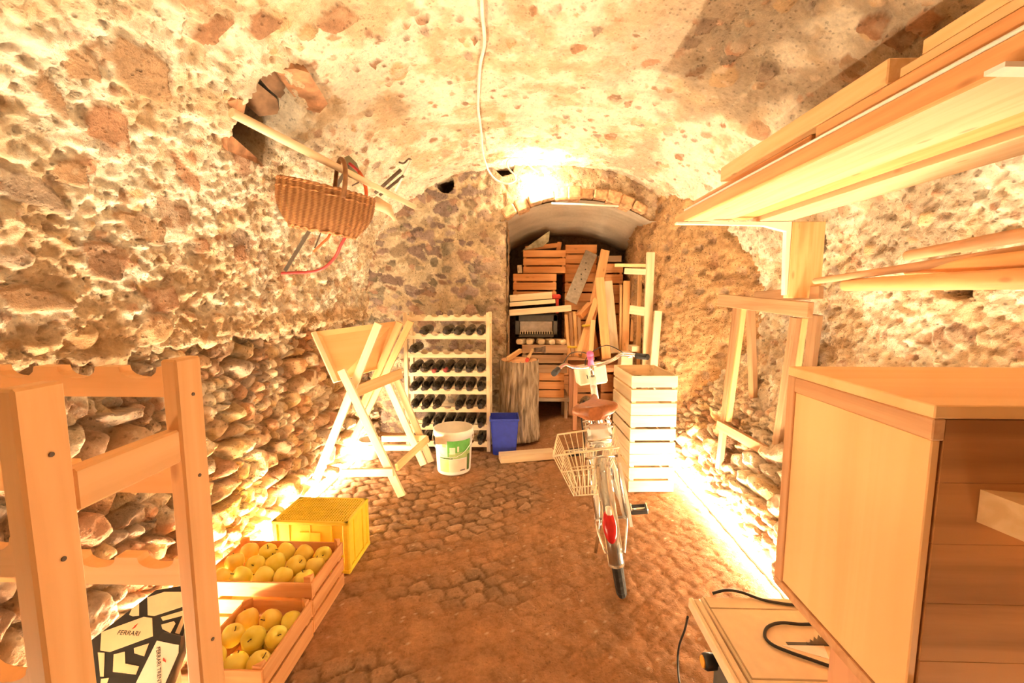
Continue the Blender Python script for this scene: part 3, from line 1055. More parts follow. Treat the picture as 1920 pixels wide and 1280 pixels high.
# ================================================================ apples and their crates
def apple_mesh():
    bm = add_lathe(bmesh.new(), [(.001, .007), (.006, .0), (.016, -.004), (.027, .004), (.0345, .020), (.0365, .036), (.034, .051), (.026, .061), (.015, .064), (.006, .058), (.001, .052)], 20)
    for v in bm.verts:
        a = math.atan2(v.co.y, v.co.x)
        v.co.x *= 1 + .02 * math.cos(5 * a)
        v.co.y *= 1 + .02 * math.cos(5 * a)
        v.co.z -= .032
    me = bpy.data.meshes.new('apple')
    bm.to_mesh(me); bm.free()
    m, nt, b = new_mat('yellow_apple_skin')
    tc = nd(nt, 'ShaderNodeTexCoord'); n1 = nd(nt, 'ShaderNodeTexNoise'); n1.inputs['Scale'].default_value = 22
    oi = nd(nt, 'ShaderNodeObjectInfo')
    rp = nd(nt, 'ShaderNodeValToRGB')
    rp.color_ramp.elements[0].color = (.80, .58, .07, 1); rp.color_ramp.elements[0].position = .3
    rp.color_ramp.elements[1].color = (.88, .72, .17, 1); rp.color_ramp.elements[1].position = .7
    hs = nd(nt, 'ShaderNodeHueSaturation'); mr = nd(nt, 'ShaderNodeMapRange'); mr.inputs[3].default_value = .485; mr.inputs[4].default_value = .52
    L = nt.links.new
    L(tc.outputs['Object'], n1.inputs[0]); L(n1.outputs[0], rp.inputs[0]); L(rp.outputs[0], hs.inputs['Color'])
    L(oi.outputs['Random'], mr.inputs[0]); L(mr.outputs[0], hs.inputs['Hue']); L(hs.outputs[0], b.inputs['Base Color'])
    b.inputs['Roughness'].default_value = .38
    me.materials.append(m)
    bm = add_tube(bmesh.new(), [(0, 0, .016), (.001, 0, .030), (.004, .001, .040)], [.0022, .0016, .002], 6)
    ms = bpy.data.meshes.new('apple_stem'); bm.to_mesh(ms); bm.free(); ms.materials.append(M_IRON)
    return me, ms


APM = apple_mesh()


def fill_apples(x0, x1, y0, y1, ztop, label, group, seed, layers=2, dz=.055, big=1.0):
    rnd = random.Random(seed)
    rr = .0375 * big
    for l in range(layers):
        nx = max(1, int((x1 - x0) / (2 * rr))); ny = max(1, int((y1 - y0) / (2 * rr)))
        px, py = (x1 - x0) / nx, (y1 - y0) / ny
        z = ztop - l * dz
        off = .5 * px if l % 2 else 0
        for i in range(nx - (1 if l % 2 else 0)):
            for j in range(ny - (1 if (l % 2 and ny > 1) else 0)):
                x = x0 + (i + .5) * px + off + rnd.uniform(-.004, .004)
                y = y0 + (j + .5) * py + (.5 * py if (l % 2 and ny > 1) else 0) + rnd.uniform(-.004, .004)
                zz = z + rnd.uniform(-.012, .014) * (1 if l == 0 else .3)
                sc = big * rnd.uniform(.93, 1.05)
                M = Matrix.Translation((x, y, zz)) @ Euler((rnd.uniform(-1.0, 1.0), rnd.uniform(-1.0, 1.0), rnd.uniform(0, 6))).to_matrix().to_4x4() @ Matrix.Diagonal((sc, sc, sc * rnd.uniform(.94, 1.06), 1))
                t = thing('apple', label, 'apple', M=M, group=group)
                obj_me('fruit', APM[0], None, t, local=True)
                obj_me('stem', APM[1], None, t, local=True)


crate('fruit_crate', 'wooden slatted fruit crate full of yellow apples in front of the yellow plastic crate', 'crate', -1.245, -.80, 1.475, 1.75, .004, .205, 3, W_ORANGE, 'fruit crates of apples', over=.022, gap=.014)
fill_apples(-1.228, -.819, 1.490, 1.735, .180, 'yellow apple in the crate next to the yellow plastic crate', 'apples in the farther fruit crate', 3)
crate('fruit_crate', 'low wooden fruit crate of yellow apples at the bottom edge, nearest the viewer', 'crate', -1.048, -.795, 1.155, 1.462, .004, .150, 2, W_ORANGE, 'fruit crates of apples', over=.012, gap=.014)
fill_apples(-1.038, -.803, 1.17, 1.45, .118, 'yellow apple in the low crate nearest the viewer', 'apples in the nearer fruit crate', 5)

# ================================================================ yellow plastic crate, upside down
yc = thing('plastic_crate', 'yellow plastic crate turned upside down beside the apples', 'crate', (-.985, 1.95, 0), (0, 0, R(-1)))
W_, D_, H_ = .362, .245, .25
bm = bmesh.new()
for sy in (-1, 1):
    add_box(bm, W_, .006, H_ - .03, (0, sy * (D_ / 2 - .009), H_ / 2 + .012), bev=.002)
for sx in (-1, 1):
    add_box(bm, .006, D_ - .02, H_ - .03, (sx * (W_ / 2 - .009), 0, H_ / 2 + .012), bev=.002)
obj('walls', bm, M_YELLOW, yc, local=True)
for sx in (-1, 1):
    for sy in (-1, 1):
        obj('corner_rib', add_box(bmesh.new(), .030, .030, H_ - .006, (sx * (W_ / 2 - .015), sy * (D_ / 2 - .015), H_ / 2 + .003), bev=.006), M_YELLOW, yc, local=True)
bm = bmesh.new()
for sy in (-1, 1):
    add_box(bm, W_ + .004, .020, .022, (0, sy * (D_ / 2 - .009), .012), bev=.004)
    add_box(bm, W_, .016, .016, (0, sy * (D_ / 2 - .008), H_ - .008), bev=.003)
    for x in (-.10, 0, .10):
        add_box(bm, .008, .010, H_ - .03, (x, sy * (D_ / 2 - .007), H_ / 2), bev=.002)
for sx in (-1, 1):
    add_box(bm, .020, D_ + .004, .022, (sx * (W_ / 2 - .009), 0, .012), bev=.004)
    add_box(bm, .016, D_, .016, (sx * (W_ / 2 - .008), 0, H_ - .008), bev=.003)
    for y in (-.05, .05):
        add_box(bm, .010, .008, H_ - .03, (sx * (W_ / 2 - .007), y, H_ / 2), bev=.002)
obj('rims', bm, M_YELLOW, yc, local=True)
bm = bmesh.new()
nx, ny = 26, 15
for i in range(nx + 1):
    add_box(bm, .0048, D_ - .03, .006, (-W_ / 2 + .016 + (W_ - .032) * i / nx, 0, H_ - .004))
for j in range(ny + 1):
    add_box(bm, W_ - .03, .0048, .006, (0, -D_ / 2 + .016 + (D_ - .032) * j / ny, H_ - .0043))
obj('mesh_bottom', bm, M_YELLOW, yc, local=True)
bm = boxbm(.10, .004, .05, (0, -D_ / 2 + .004, H_ - .075), .002)
obj('label_plate', bm, M_YELLOW, yc, local=True)

# ================================================================ patterned gift cartons
def lettering(txt, size, mat, parent, M, name='lettering'):
    cu = bpy.data.curves.new(name, 'FONT')
    cu.body = txt; cu.size = size; cu.align_x = 'CENTER'; cu.align_y = 'CENTER'; cu.extrude = .0003
    o_ = bpy.data.objects.new(name, cu)
    COL.objects.link(o_)
    dg = bpy.context.evaluated_depsgraph_get()
    me = bpy.data.meshes.new_from_object(o_.evaluated_get(dg))
    bpy.data.objects.remove(o_)
    return obj_me(name, me, mat, parent, M)


GN = Vector((.18, -.62, .76)).normalized()


def onplane(px, py, p0_, n_):
    d = ray(px, py)
    o_ = Vector((0, 0, CAMZ))
    return o_ + d * ((p0_ - o_).dot(n_) / d.dot(n_))


def zp(q):
    return (q[0] / 6.7375 + 160, q[1] / 6.7375 + 1090)


G0 = at(262, 1180, 1.17)
g = thing('gift_carton', 'black bottle carton with pale hexagon pattern leaning behind the rack posts', 'box', M=Matrix.Translation(onplane(250, 1300, G0, GN)))
outl_ = [onplane(x, y, G0, GN) for x, y in ((150, 1216), (292, 1106), (352, 1096), (361, 1142), (306, 1288), (262, 1390), (140, 1400))]
obj('carton', add_prism(bmesh.new(), outl_, -GN * .07), M_BLACK, g)
PATT = [[(205, 640), (740, 445), (845, 460), (855, 690), (310, 890), (190, 870)],
        [(785, 200), (1000, 130), (1320, 130), (1330, 285), (870, 435), (790, 425)],
        [(555, 420), (590, 345), (680, 280), (680, 430), (600, 440)],
        [(955, 450), (1310, 345), (1190, 665), (1135, 650), (1230, 430), (980, 495)],
        [(960, 545), (1120, 500), (1140, 530), (1075, 650), (975, 600)],
        [(615, 840), (805, 780), (745, 945), (620, 905)],
        [(360, 920), (500, 885), (505, 1035), (680, 1070), (640, 1175), (350, 1140)],
        [(160, 895), (245, 900), (235, 1200), (190, 1200)], [(200, 1230), (300, 1215), (260, 1330), (190, 1330)]]
for poly in PATT:
    obj('pale_panel', add_prism(bmesh.new(), [onplane(*zp(q), G0, GN) for q in poly], GN * .0012), M_CARD, g)


def face_frame(a_, b_, p0_, n_, lift):
    c0_, c1_ = onplane(*zp(a_), p0_, n_), onplane(*zp(b_), p0_, n_)
    x_ = (c1_ - c0_).normalized()
    m_ = Matrix((x_, n_.cross(x_), n_)).transposed().to_4x4()
    m_.translation = (c0_ + c1_) / 2 + n_ * lift
    return m_


lettering('FERRARI', .017, M_BLACK, g, face_frame((360, 640), (740, 665), G0, GN, .0014))
e0 = onplane(*zp((620, 570)), G0, GN)
mm = face_frame((590, 590), (660, 550), G0, GN, .0012)
obj('emblem', add_prism(bmesh.new(), [(-.008, -.003, 0), (.0, -.004, 0), (.009, .004, 0), (.002, .003, 0)], (0, 0, .0006)), M_RED, g, mm)

# second carton lying over its edge, writing along its side
G1 = G0 + GN * .05
GN2 = Vector((.30, -.72, .62)).normalized()
g2 = thing('gift_carton', 'narrow bottle carton with a pale lettered side lying over the edge of the patterned carton', 'box', M=Matrix.Translation(onplane(270, 1290, G1, GN2)))
outl_ = [onplane(*zp(q), G1, GN2) for q in ((935, 690), (985, 640), (1210, 690), (1190, 880), (760, 1900), (470, 1700))]
obj('carton', add_prism(bmesh.new(), outl_, -GN2 * .026), M_BLACK, g2)
pl = [onplane(*zp(q), G1, GN2) for q in ((905, 745), (1120, 790), (1182, 800), (1178, 900), (990, 1330), (880, 1560), (560, 1440), (650, 1260))]
obj('label_panel', add_prism(bmesh.new(), pl, GN2 * .0012), plain('label_card', (.84, .74, .62), .5, noise=.02), g2)
lettering('FERRARI TRENTO', .0135, M_BLACK, g2, face_frame((920, 850), (935, 1330), G1, GN2, .0016))
mm = face_frame((1000, 960), (1000, 1020), G1, GN2, .0012)
obj('emblem', add_prism(bmesh.new(), [(-.007, -.003, 0), (.0, -.004, 0), (.008, .004, 0), (.002, .003, 0)], (0, 0, .0006)), M_RED, g2, mm)

# ================================================================ folded trestle and panel on the left
D1, D2 = 2.58, 3.06
t = thing('folding_trestle', 'folding pine trestle table with crossed legs against the left wall', 'trestle', at(690, 930, 2.8))
t.matrix_basis = Matrix.Translation((-1.05, 2.82, 0))


def tb(name, a, da, b, db, w, th, mat=W_LIGHT, up=(0, -1, 0), par=None):
    return bar(name, at(*a, da), at(*b, db), w, th, mat, par or t, up)


def foot(px, py, d):
    p = at(px, py, d)
    return p


def leg(a, da, b, db, w=.050, th=.022, mat=W_LIGHT, name='leg'):
    p0, p1 = at(*a, da), at(*b, db)
    if p1.z < .012:
        p1 = p0 + (p1 - p0) * ((p0.z - .012) / (p0.z - p1.z))
    return bar(name, p0, p1, w, th, mat, t, (0, -1, 0))


leg((710, 606), D1 + .05, (590, 905), D1 + .05)
leg((640, 693), D1, (766, 955), D1)
leg((770, 602), D2, (655, 840), D2, mat=W_PINE)
leg((750, 604), D2 - .05, (672, 780), D2 - .05, mat=W_PINE)
leg((718, 700), D2 + .03, (806, 897), D2 + .03)
leg((738, 700), D2 + .09, (818, 888), D2 + .09)
tb('cross_rail', (662, 736), D1 + .03, (752, 700), D2, .07, .022, W_PINE, (1, 0, .2))
tb('cross_rail', (716, 822), D2 + .06, (800, 821), D2 + .06, .045, .02)
tb('cross_rail', (640, 886), D1 + .03, (738, 885), D1 - .03, .05, .02)
tb('cross_rail', (744, 876), D1 - .02, (802, 822), D2 + .05, .045, .02, W_PINE, (1, 0, .2))
tb('cross_rail', (690, 839), D2 + .05, (792, 839), D2 + .05, .042, .02)
# the tilted panel
q = [at(588, 622, 2.72), at(742, 602, 3.10), at(712, 690, 3.02), at(630, 716, 2.66)]
n_ = (q[1] - q[0]).cross(q[3] - q[0]).normalized()
bm = bmesh.new()
m, L_ = frame(q[0], q[1], n_)
mi = m.inverted()
add_prism(bm, [mi @ p for p in q], (0, 0, .016))
obj('panel', bm, W_PLY, t, m)
bar('panel_edge', q[0] + n_ * .004, q[3] + n_ * .004, .03, .022, W_LIGHT, t, n_)

# white tub behind the trestle
bm = add_lathe(bmesh.new(), [(.068, 0), (.072, .003), (.078, .14), (.082, .142), (.082, .15), (.076, .15), (.070, .02)], 24)
p = at(694, 857, 3.25); p.z = .004
tag(obj('plastic_tub', bm, M_WHITE, None, Matrix.Translation(p)), 'small white plastic tub on the floor behind the folding trestle legs', 'tub')

# ================================================================ paint bucket
p = at(851, 884, 3.02)
bk = thing('paint_bucket', 'white plastic bucket with green label and wire handle before the bottle rack', 'bucket', (p.x, 3.03, .003))
r0, r1, hb_ = .122, .142, .325
bm = add_lathe(bmesh.new(), [(.05, .004), (r0 - .004, .004), (r0, .012), (r1 - .004, hb_ - .05), (r1 + .003, hb_ - .048), (r1 + .004, hb_ - .002), (r1, hb_), (r1 - .005, hb_ - .002), (r0 - .006, .012), (.01, .012)], 40)
obj('tub', bm, M_WHITE, bk, local=True)


def decal(name, a0, a1, z0, z1, mat, lift=.0012, n=10):
    """a print wrapped round the bucket between two angles (degrees, -90 faces the viewer)"""
    bm_ = bmesh.new()
    rows = []
    for zz in (z0, z1):
        rr = r0 + (r1 - .004 - r0) * (zz - .012) / (hb_ - .062) + lift
        rows.append([bm_.verts.new((rr * math.cos(R(a0 + (a1 - a0) * k / n)), rr * math.sin(R(a0 + (a1 - a0) * k / n)), zz)) for k in range(n + 1)])
    for k in range(n):
        bm_.faces.new((rows[0][k], rows[0][k + 1], rows[1][k + 1], rows[1][k]))
    return obj(name, bm_, mat, bk, local=True)


decal('green_print', -100, -22, .13, .262, M_GREEN)
decal('green_print', -96, -22, .13, .175, M_LGREEN, .0016)
decal('green_print', -34, -22, .03, .15, M_DGREEN, .0020)
decal('green_print', -128, -84, .128, .138, M_DGREEN, .0020)
decal('lime_print', -128, -100, .13, .235, plain('pale_lime', (.82, .84, .55), .45), .0013)
decal('lime_print', -130, -96, .03, .125, M_LIME, .0013)
decal('paper_print', -97, -36, .03, .122, M_PAPER, .0013)
decal('white_dot', -93, -76, .165, .215, M_CREAM, .0022)
decal('white_dot', -70, -64, .180, .22, M_CREAM, .0022)
decal('frame_print', -116, -104, .215, .240, M_LGREEN, .0020)
decal('small_print', -60, -42, .036, .044, M_DGREY, .0020)
pts = [Vector((-(r1 + .006), 0, hb_ - .03))]
for k in range(1, 12):
    a = math.pi * k / 12
    pts.append(Vector((-(r1 + .012) * math.cos(a), -.075 * math.sin(a) - .06 * math.sin(a), hb_ - .03 - .155 * math.sin(a) ** 1.1)))
pts.append(Vector((r1 + .006, 0, hb_ - .03)))
tube('wire_handle', pts, .0025, M_WMETAL, bk, 6, local=True)

# ================================================================ blue waste bin
p = at(943, 852, 3.42)
bb = thing('waste_bin', 'blue square plastic waste bin beside the tree stump', 'bin', (p.x + .012, 3.405, .004), (0, 0, R(4)))


def taper_box(bm, w0, d0, w1, d1, z0, z1, th):
    def ring(w, d, z):
        return [bm.verts.new((sx * w / 2, sy * d / 2, z)) for sx, sy in ((-1, -1), (1, -1), (1, 1), (-1, 1))]
    o0, o1 = ring(w0, d0, z0), ring(w1, d1, z1)
    i1, i0 = ring(w1 - 2 * th, d1 - 2 * th, z1), ring(w0 - 2 * th, d0 - 2 * th, z0 + th)
    for A, B in ((o0, o1), (o1, i1), (i1, i0)):
        for k in range(4):
            bm.faces.new((A[k], A[(k + 1) % 4], B[(k + 1) % 4], B[k]))
    bm.faces.new(list(reversed(o0))); bm.faces.new(i0)
    bmesh.ops.recalc_face_normals(bm, faces=bm.faces)


bm = bmesh.new(); taper_box(bm, .185, .15, .225, .19, 0, .30, .004)
bmesh.ops.bevel(bm, geom=[e for e in bm.edges if abs(e.verts[0].co.z - e.verts[1].co.z) > .1], offset=.012, segments=2, affect='EDGES')
obj('bin_body', bm, M_BLUE, bb, local=True)
bm = bmesh.new()
for sy in (-1, 1):
    add_box(bm, .236, .008, .018, (0, sy * .098, .293), bev=.003)
for sx in (-1, 1):
    add_box(bm, .008, .2, .018, (sx * .115, 0, .293), bev=.003)
obj('rim', bm, M_BLUE, bb, local=True)

# ---- offcut of timber on the floor
a, b = at(937, 872, 3.19), at(1038, 863, 3.29)
a.z = b.z = .036
tag(bar('timber_offcut', a, b, .10, .058, W_LIGHT), 'short sawn timber offcut lying on the floor before the blue bin', 'timber')

# ================================================================ tree stump with chopping tools
p = at(973, 740, 3.70)
st_ = thing('tree_stump', 'upright tree stump with rough grey bark used as chopping block', 'stump', (p.x, 3.70, .03))
bm = bmesh.new()
N_, K_ = 96, 24
rings = []
for k in range(K_ + 1):
    z = .70 * k / K_
    rg = []
    for i in range(N_):
        a = 2 * math.pi * i / N_
        q = np.array(a * 2.6)
        bark = .016 * (float(fbm(np.array(a * 5.2), np.array(z * 1.6), 3.0, 4, 200)) - .5) + .007 * math.sin(a * 23 + 3 * math.sin(z * 6)) + .004 * math.sin(a * 41 + z * 9)
        rr = .158 + .02 * (1 - z / .7) ** 3 + bark + .008 * math.cos(2 * a)
        rg.append(bm.verts.new((rr * math.cos(a), rr * math.sin(a), z)))
    rings.append(rg)
for k in range(K_):
    for i in range(N_):
        f = bm.faces.new((rings[k][i], rings[k][(i + 1) % N_], rings[k + 1][(i + 1) % N_], rings[k + 1][i])); f.smooth = True
bm.faces.new(list(reversed(rings[0])))
m_bark, nt, b_ = new_mat('tree_bark')
tc = nd(nt, 'ShaderNodeTexCoord'); mp = nd(nt, 'ShaderNodeMapping'); mp.inputs['Scale'].default_value = (34, 34, 5)
n1 = nd(nt, 'ShaderNodeTexNoise'); n1.inputs['Detail'].default_value = 6; n1.inputs['Scale'].default_value = 1.0; n1.inputs['Distortion'].default_value = .8
rp = nd(nt, 'ShaderNodeValToRGB')
rp.color_ramp.elements[0].position = .36; rp.color_ramp.elements[0].color = (.20, .14, .09, 1)
rp.color_ramp.elements[1].position = .62; rp.color_ramp.elements[1].color = (.56, .45, .32, 1)
nt.links.new(tc.outputs['Object'], mp.inputs[0]); nt.links.new(mp.outputs[0], n1.inputs[0]); nt.links.new(n1.outputs[0], rp.inputs[0]); nt.links.new(rp.outputs[0], b_.inputs['Base Color'])
bp = nd(nt, 'ShaderNodeBump'); bp.inputs['Strength'].default_value = 1.0; bp.inputs['Distance'].default_value = .02
nt.links.new(n1.outputs[0], bp.inputs['Height']); nt.links.new(bp.outputs[0], b_.inputs['Normal']); b_.inputs['Roughness'].default_value = .95
obj('bark', bm, m_bark, st_, local=True)
bm = add_lathe(bmesh.new(), [(.157, .694), (.155, .702), (.10, .704), (.001, .703)], 40, cap0=False, cap1=False)
obj('cut_top', bm, wood('cut_stump', (.66, .36, .18), (.50, .26, .12), scale=.4, knots=False), st_, local=True)
a, b = at(952, 694, 3.57), at(976, 657, 3.76)
a.z = .752; b.z = .80
tag(bar('splitting_wedge', a, b, .030, .035, W_PINE), 'pale wooden wedge lying on the left of the tree stump top', 'wedge')
hh_ = thing('hatchet', 'hatchet with a wooden handle and red tip leaning off the tree stump', 'hatchet', at(995, 680, 3.6))
a, b = at(989, 699, 3.53), at(998, 652, 3.80)
a.z = .757; b.z = .80
tube('handle', [a, a.lerp(b, .5), b], [.014, .012, .013], W_PINE, hh_, 10)
pt_ = a - (b - a).normalized() * .05
bm = bmesh.new(); add_tube(bm, [a - Vector((0, 0, 0)), (a + pt_) / 2, pt_], [.0165, .016, .012], 10)
obj('red_tip', bm, M_RED, hh_)
mh, _ = frame(b, b + Vector((.1, .03, 0)))
bm = bmesh.new(); add_prism(bm, [(-.02, -.012, -.018), (.03, -.010, -.020), (.075, -.001, -.035), (.075, .001, .035), (.03, .010, .020), (-.02, .012, .018)], (0, .001, 0))
add_box(bm, .06, .026, .04, (0, 0, 0), bev=.004)
obj('hatchet_head', bm, M_IRON, hh_, mh)

# ================================================================ things piled in the niche
# low bench and the two crates on it
bn = thing('low_bench', 'low grey plank bench carrying crates inside the niche', 'bench', (.25, 4.2, 0))
block('seat_board', -.10, .42, 3.98, 4.40, .285, .315, W_GREY, bn)
for x, y in ((-.06, 4.02), (.39, 4.02), (-.06, 4.36), (.39, 4.36)):
    block('leg', x - .015, x + .015, y - .015, y + .015, .03, .285, W_GREY, bn, axis=2)
crate('wooden_crate', 'orange wooden crate on the low bench, under the grey crate of firewood lumps', 'crate', -.02, .37, 4.0, 4.36, .318, .555, 3, W_ORANGE, 'crates in the niche', gap=.012)
crate('wooden_crate', 'grey weathered crate topped with pale lumps of firewood beside the stump', 'crate', -.03, .395, 3.99, 4.37, .558, .825, 3, W_OLD, 'crates in the niche', gap=.018)
names = ['leftmost', 'second from left', 'third from left', 'fourth from left', 'rightmost']
for k, (px, py) in enumerate(((978, 641), (995, 639), (1014, 639), (1031, 642), (1049, 648))):
    p = at(px, py, 4.04)
    bm = bmesh.new(); bmesh.ops.create_icosphere(bm, subdivisions=3, radius=1.0)
    for v in bm.verts:
        q = v.co
        d = 1 + .5 * (float(fbm(np.array(q.x * 1.5 + k * 7.1), np.array(q.y * 1.5 + q.z), 1.0, 3, 210)) - .5)
        v.co = Vector((max(-.75, min(.75, q.x)) * .046 * d, max(-.7, min(.7, q.y)) * .12, max(-.6, min(.7, q.z)) * .036 * d))
    tag(obj('firewood_lump', bm, W_LIGHT, None, Matrix.Translation((p.x, 4.10, .846)) @ Matrix.Rotation(.2 * k - .3, 4, 'Z')),
        'pale lump of split firewood on the grey crate, %s of the five' % names[k], 'firewood', 'firewood lumps on the grey crate')
# dark plastic crate on the firewood crate
bc = thing('plastic_crate', 'dark grey plastic crate with a slotted front under the pale boards', 'crate', (.085, 4.22, .87))
x0, x1 = at(966, 600, 4.12).x, at(1045, 600, 4.12).x
bm = bmesh.new()
W_, D_, H_ = x1 - x0, .28, .215
cx_ = (x0 + x1) / 2
for sy in (1,):
    add_box(bm, W_, .008, H_, (cx_, 4.12 + D_, .885 + H_ / 2))
for x in (x0 + .004, x1 - .004):
    add_box(bm, .008, D_, H_, (x, 4.12 + D_ / 2, .885 + H_ / 2))
add_box(bm, W_, D_, .008, (cx_, 4.12 + D_ / 2, .889))
obj('shell', bm, M_DGREY, bc)
bm = bmesh.new()
add_box(bm, W_, .012, .06, (cx_, 4.115, .885 + H_ - .03), bev=.003)
add_box(bm, W_, .012, .03, (cx_, 4.115, .90), bev=.003)
add_box(bm, .04, .012, H_, (x0 + .02, 4.115, .885 + H_ / 2), bev=.003)
add_box(bm, .04, .012, H_, (x1 - .02, 4.115, .885 + H_ / 2), bev=.003)
obj('front_frame', bm, M_DGREY, bc)
bm = bmesh.new()
for k in range(14):
    add_box(bm, .008, .008, .03, (x0 + .05 + (W_ - .1) * k / 13, 4.117, .93))
obj('slotted_grille', bm, M_CREAM, bc)
bm = bmesh.new()
add_box(bm, W_ - .09, .006, .10, (cx_, 4.16, .885 + .10))
obj('grey_insert', bm, M_STEEL, bc)
block('dark_post', 0, 0.001, 0, .001, 0, .001, W_OLD)
bpy.data.objects.remove(bpy.data.objects['dark_post'])
dbp = at(951, 600, 3.98)
tag(block('narrow_plank', dbp.x - .012, dbp.x + .022, 3.96, 4.0, .05, 1.10, W_OLD, axis=2), 'narrow dark plank standing against the left cheek of the niche', 'plank')

# pale boards lying across the plastic crate
for (pa, pb2, d, hgt, lab) in (((951, 591), (1070, 579), 4.02, .072, 'long pale board across the dark plastic crate, lowest of the pale boards'),
                               ((956, 582), (1040, 577), 4.10, .05, 'thin pale board between the long board and the top board in the niche'),
                               ((953, 567), (1034, 556), 4.17, .085, 'pale board on top of the three pale boards in the niche')):
    a, b = at(*pa, d), at(*pb2, d)
    a.x = max(a.x, -.15)
    zz = {4.02: 1.143, 4.10: 1.205, 4.17: 1.262}[d]
    a.z, b.z = zz - .004, zz + .028
    if d == 4.02: a.z, b.z = 1.125, 1.17
    tag(bar('pale_board', a, b, .16 if d > 4.05 else .12, hgt * .75, W_LIGHT), lab, 'board', 'pale boards in the niche')
rc = thing('red_clamp', 'small red clamp standing at the end of the pale boards in the niche', 'clamp', at(1043, 565, 4.1))
p = at(1043, 556, 4.14)
obj('clamp_head', add_box(bmesh.new(), .085, .05, .045, bev=.01), M_RED, rc, Matrix.Translation(p))
obj('clamp_bar', add_box(bmesh.new(), .028, .02, .16, (0, 0, -.08), bev=.003), M_RED, rc, Matrix.Translation(p + Vector((.01, 0, 0))))


def ncrate(px0, px1, pyt, pyb, d, dep, lab, mat=W_ORANGE, n=3, rot=0):
    a, b = at(px0, pyt, d), at(px1, pyb, d)
    return crate('wooden_crate', lab, 'crate', a.x, b.x, d, d + dep, min(a.z, b.z), max(a.z, b.z), n, mat, 'crates in the niche', rot=R(rot), gap=.016)


ncrate(962, 1043, 513, 560, 4.30, .36, 'orange firewood crate above the pale boards on the left of the niche')
ncrate(981, 1060, 469, 512, 4.36, .36, 'topmost orange crate on the left of the niche, split wood sticking out')
# split wood in the top crate
for k, (pa, pb2, lab) in enumerate((((985, 466), (1045, 460), 'split log lying in the topmost left crate of the niche'), ((1046, 474), (1049, 454), 'upright stick of wood standing in the topmost left crate'))):
    a, b = at(*pa, 4.45), at(*pb2, 4.45)
    tag(bar('firewood_stick', a, b, .05, .045, W_ORANGE), lab, 'firewood')
tag(bar('firewood_stick', at(975, 512, 4.33), at(974, 497, 4.33), .045, .045, W_LIGHT), 'pale stick end poking up left of the topmost crate', 'firewood')
zc = 0.06
labsB = ['low crate at the back of the niche behind the planks', 'second crate up at the back of the niche behind the planks', 'third crate up at the back of the niche',
         'crate behind the grey metal strip at the back of the niche', 'crate under the top one at the back middle of the niche', 'highest orange crate at the back middle of the niche']
xa, xbb = at(1060, 480, 4.48).x, at(1119, 480, 4.48).x
ztop = at(1090, 458, 4.48).z
hgt = (ztop - zc) / 6
for k in range(6):
    crate('wooden_crate', labsB[k], 'crate', xa, xbb, 4.48, 4.84, zc + k * hgt, zc + (k + 1) * hgt - .003, 3, W_ORANGE, 'crates in the niche', gap=.016)
labsC = ['lowest crate in the right rear corner of the niche', 'second crate in the right rear corner of the niche', 'third crate in the right rear corner of the niche',
         'fourth crate in the right rear corner, behind the pallet frame', 'top crate in the right rear corner behind the pallet frame']
ztop = at(1150, 494, 4.5).z
hgt = (ztop - zc) / 5
for k in range(5):
    crate('wooden_crate', labsC[k], 'crate', .80, 1.0, 4.46, 4.80, zc + k * hgt, zc + (k + 1) * hgt - .003, 3, W_ORANGE, 'crates in the niche', gap=.016)
tag(block('small_board', .74, .98, 4.45, 4.72, at(1150, 485, 4.5).z - .035, at(1150, 480, 4.5).z, W_OLD), 'grey brown board lying on the right rear crates in the niche', 'board')
# crumpled sheet at the top left
q = [at(978, 470, 4.42), at(1031, 432, 4.42), at(1029, 452, 4.42), at(1018, 462, 4.42)]
bm = add_prism(bmesh.new(), q, (0.01, .16, .0))
tag(obj('plastic_sheet', bm, plain('clear_sheet', (.45, .43, .30), .25, noise=.3, nscale=12)), 'folded greenish plastic sheet at the top left of the niche', 'sheet')

# table with leaning planks
tb_ = thing('low_table', 'low reddish table top the leaning planks stand on in the niche', 'table', (.70, 4.05, 0))
block('table_top', .435, 1.0, 3.84, 4.30, .60, .635, W_RED, tb_)
for x, y in ((.46, 3.87), (.96, 3.87), (.46, 4.26), (.96, 4.26)):
    block('leg', x - .02, x + .02, y - .02, y + .02, .05, .60, W_RED, tb_, axis=2)


M_STRIP = plain('grey_strip', (.34, .28, .22), .6, metal=.2, noise=.1)


def plank(pb_, db, pt, dt, w, th, mat, lab, group='planks leaning in the niche', zmin=.637, name='leaning_plank', up=(0, -1, 0)):
    a, b = at(*pb_, db), at(*pt, dt)
    if a.z < zmin:
        a = a + (b - a) * ((zmin - a.z) / (b.z - a.z))
    return tag(bar(name, a, b, w, th, mat, None, up), lab, 'plank', group)


plank((1070, 566), 4.06, (1109, 473), 4.34, .125, .008, M_STRIP, 'grey perforated metal strip slanting between the niche crates', None, name='metal_strip')
ms_ = bpy.data.objects['metal_strip']
for k, u in enumerate((-.16, -.03, .02, .09, .16)):
    bm = add_lathe(bmesh.new(), [(.007, .0), (.007, .0015)], 10)
    obj('bolt_hole', bm, M_BLACK, ms_, Matrix.Translation((u, .01 * (-1) ** k, .0042)), local=True)
plank((1093, 672), 4.02, (1135, 469), 4.38, .088, .022, W_TAN, 'tall slanting plank right of the grey metal strip')
plank((1084, 662), 3.93, (1118, 560), 4.10, .05, .02, W_TAN, 'narrow plank leaning parallel in front of the tall slanting plank')
plank((1137, 672), 4.0, (1124, 520), 4.12, .085, .022, W_TAN, 'brown plank leaning left of the pale plank in the niche')
plank((1153, 662), 4.06, (1140, 527), 4.22, .078, .022, W_LIGHT, 'pale plank leaning in the middle of the niche')
plank((1163, 662), 4.10, (1164, 534), 4.24, .022, .02, W_PINE, 'thin lath standing right of the pale plank')
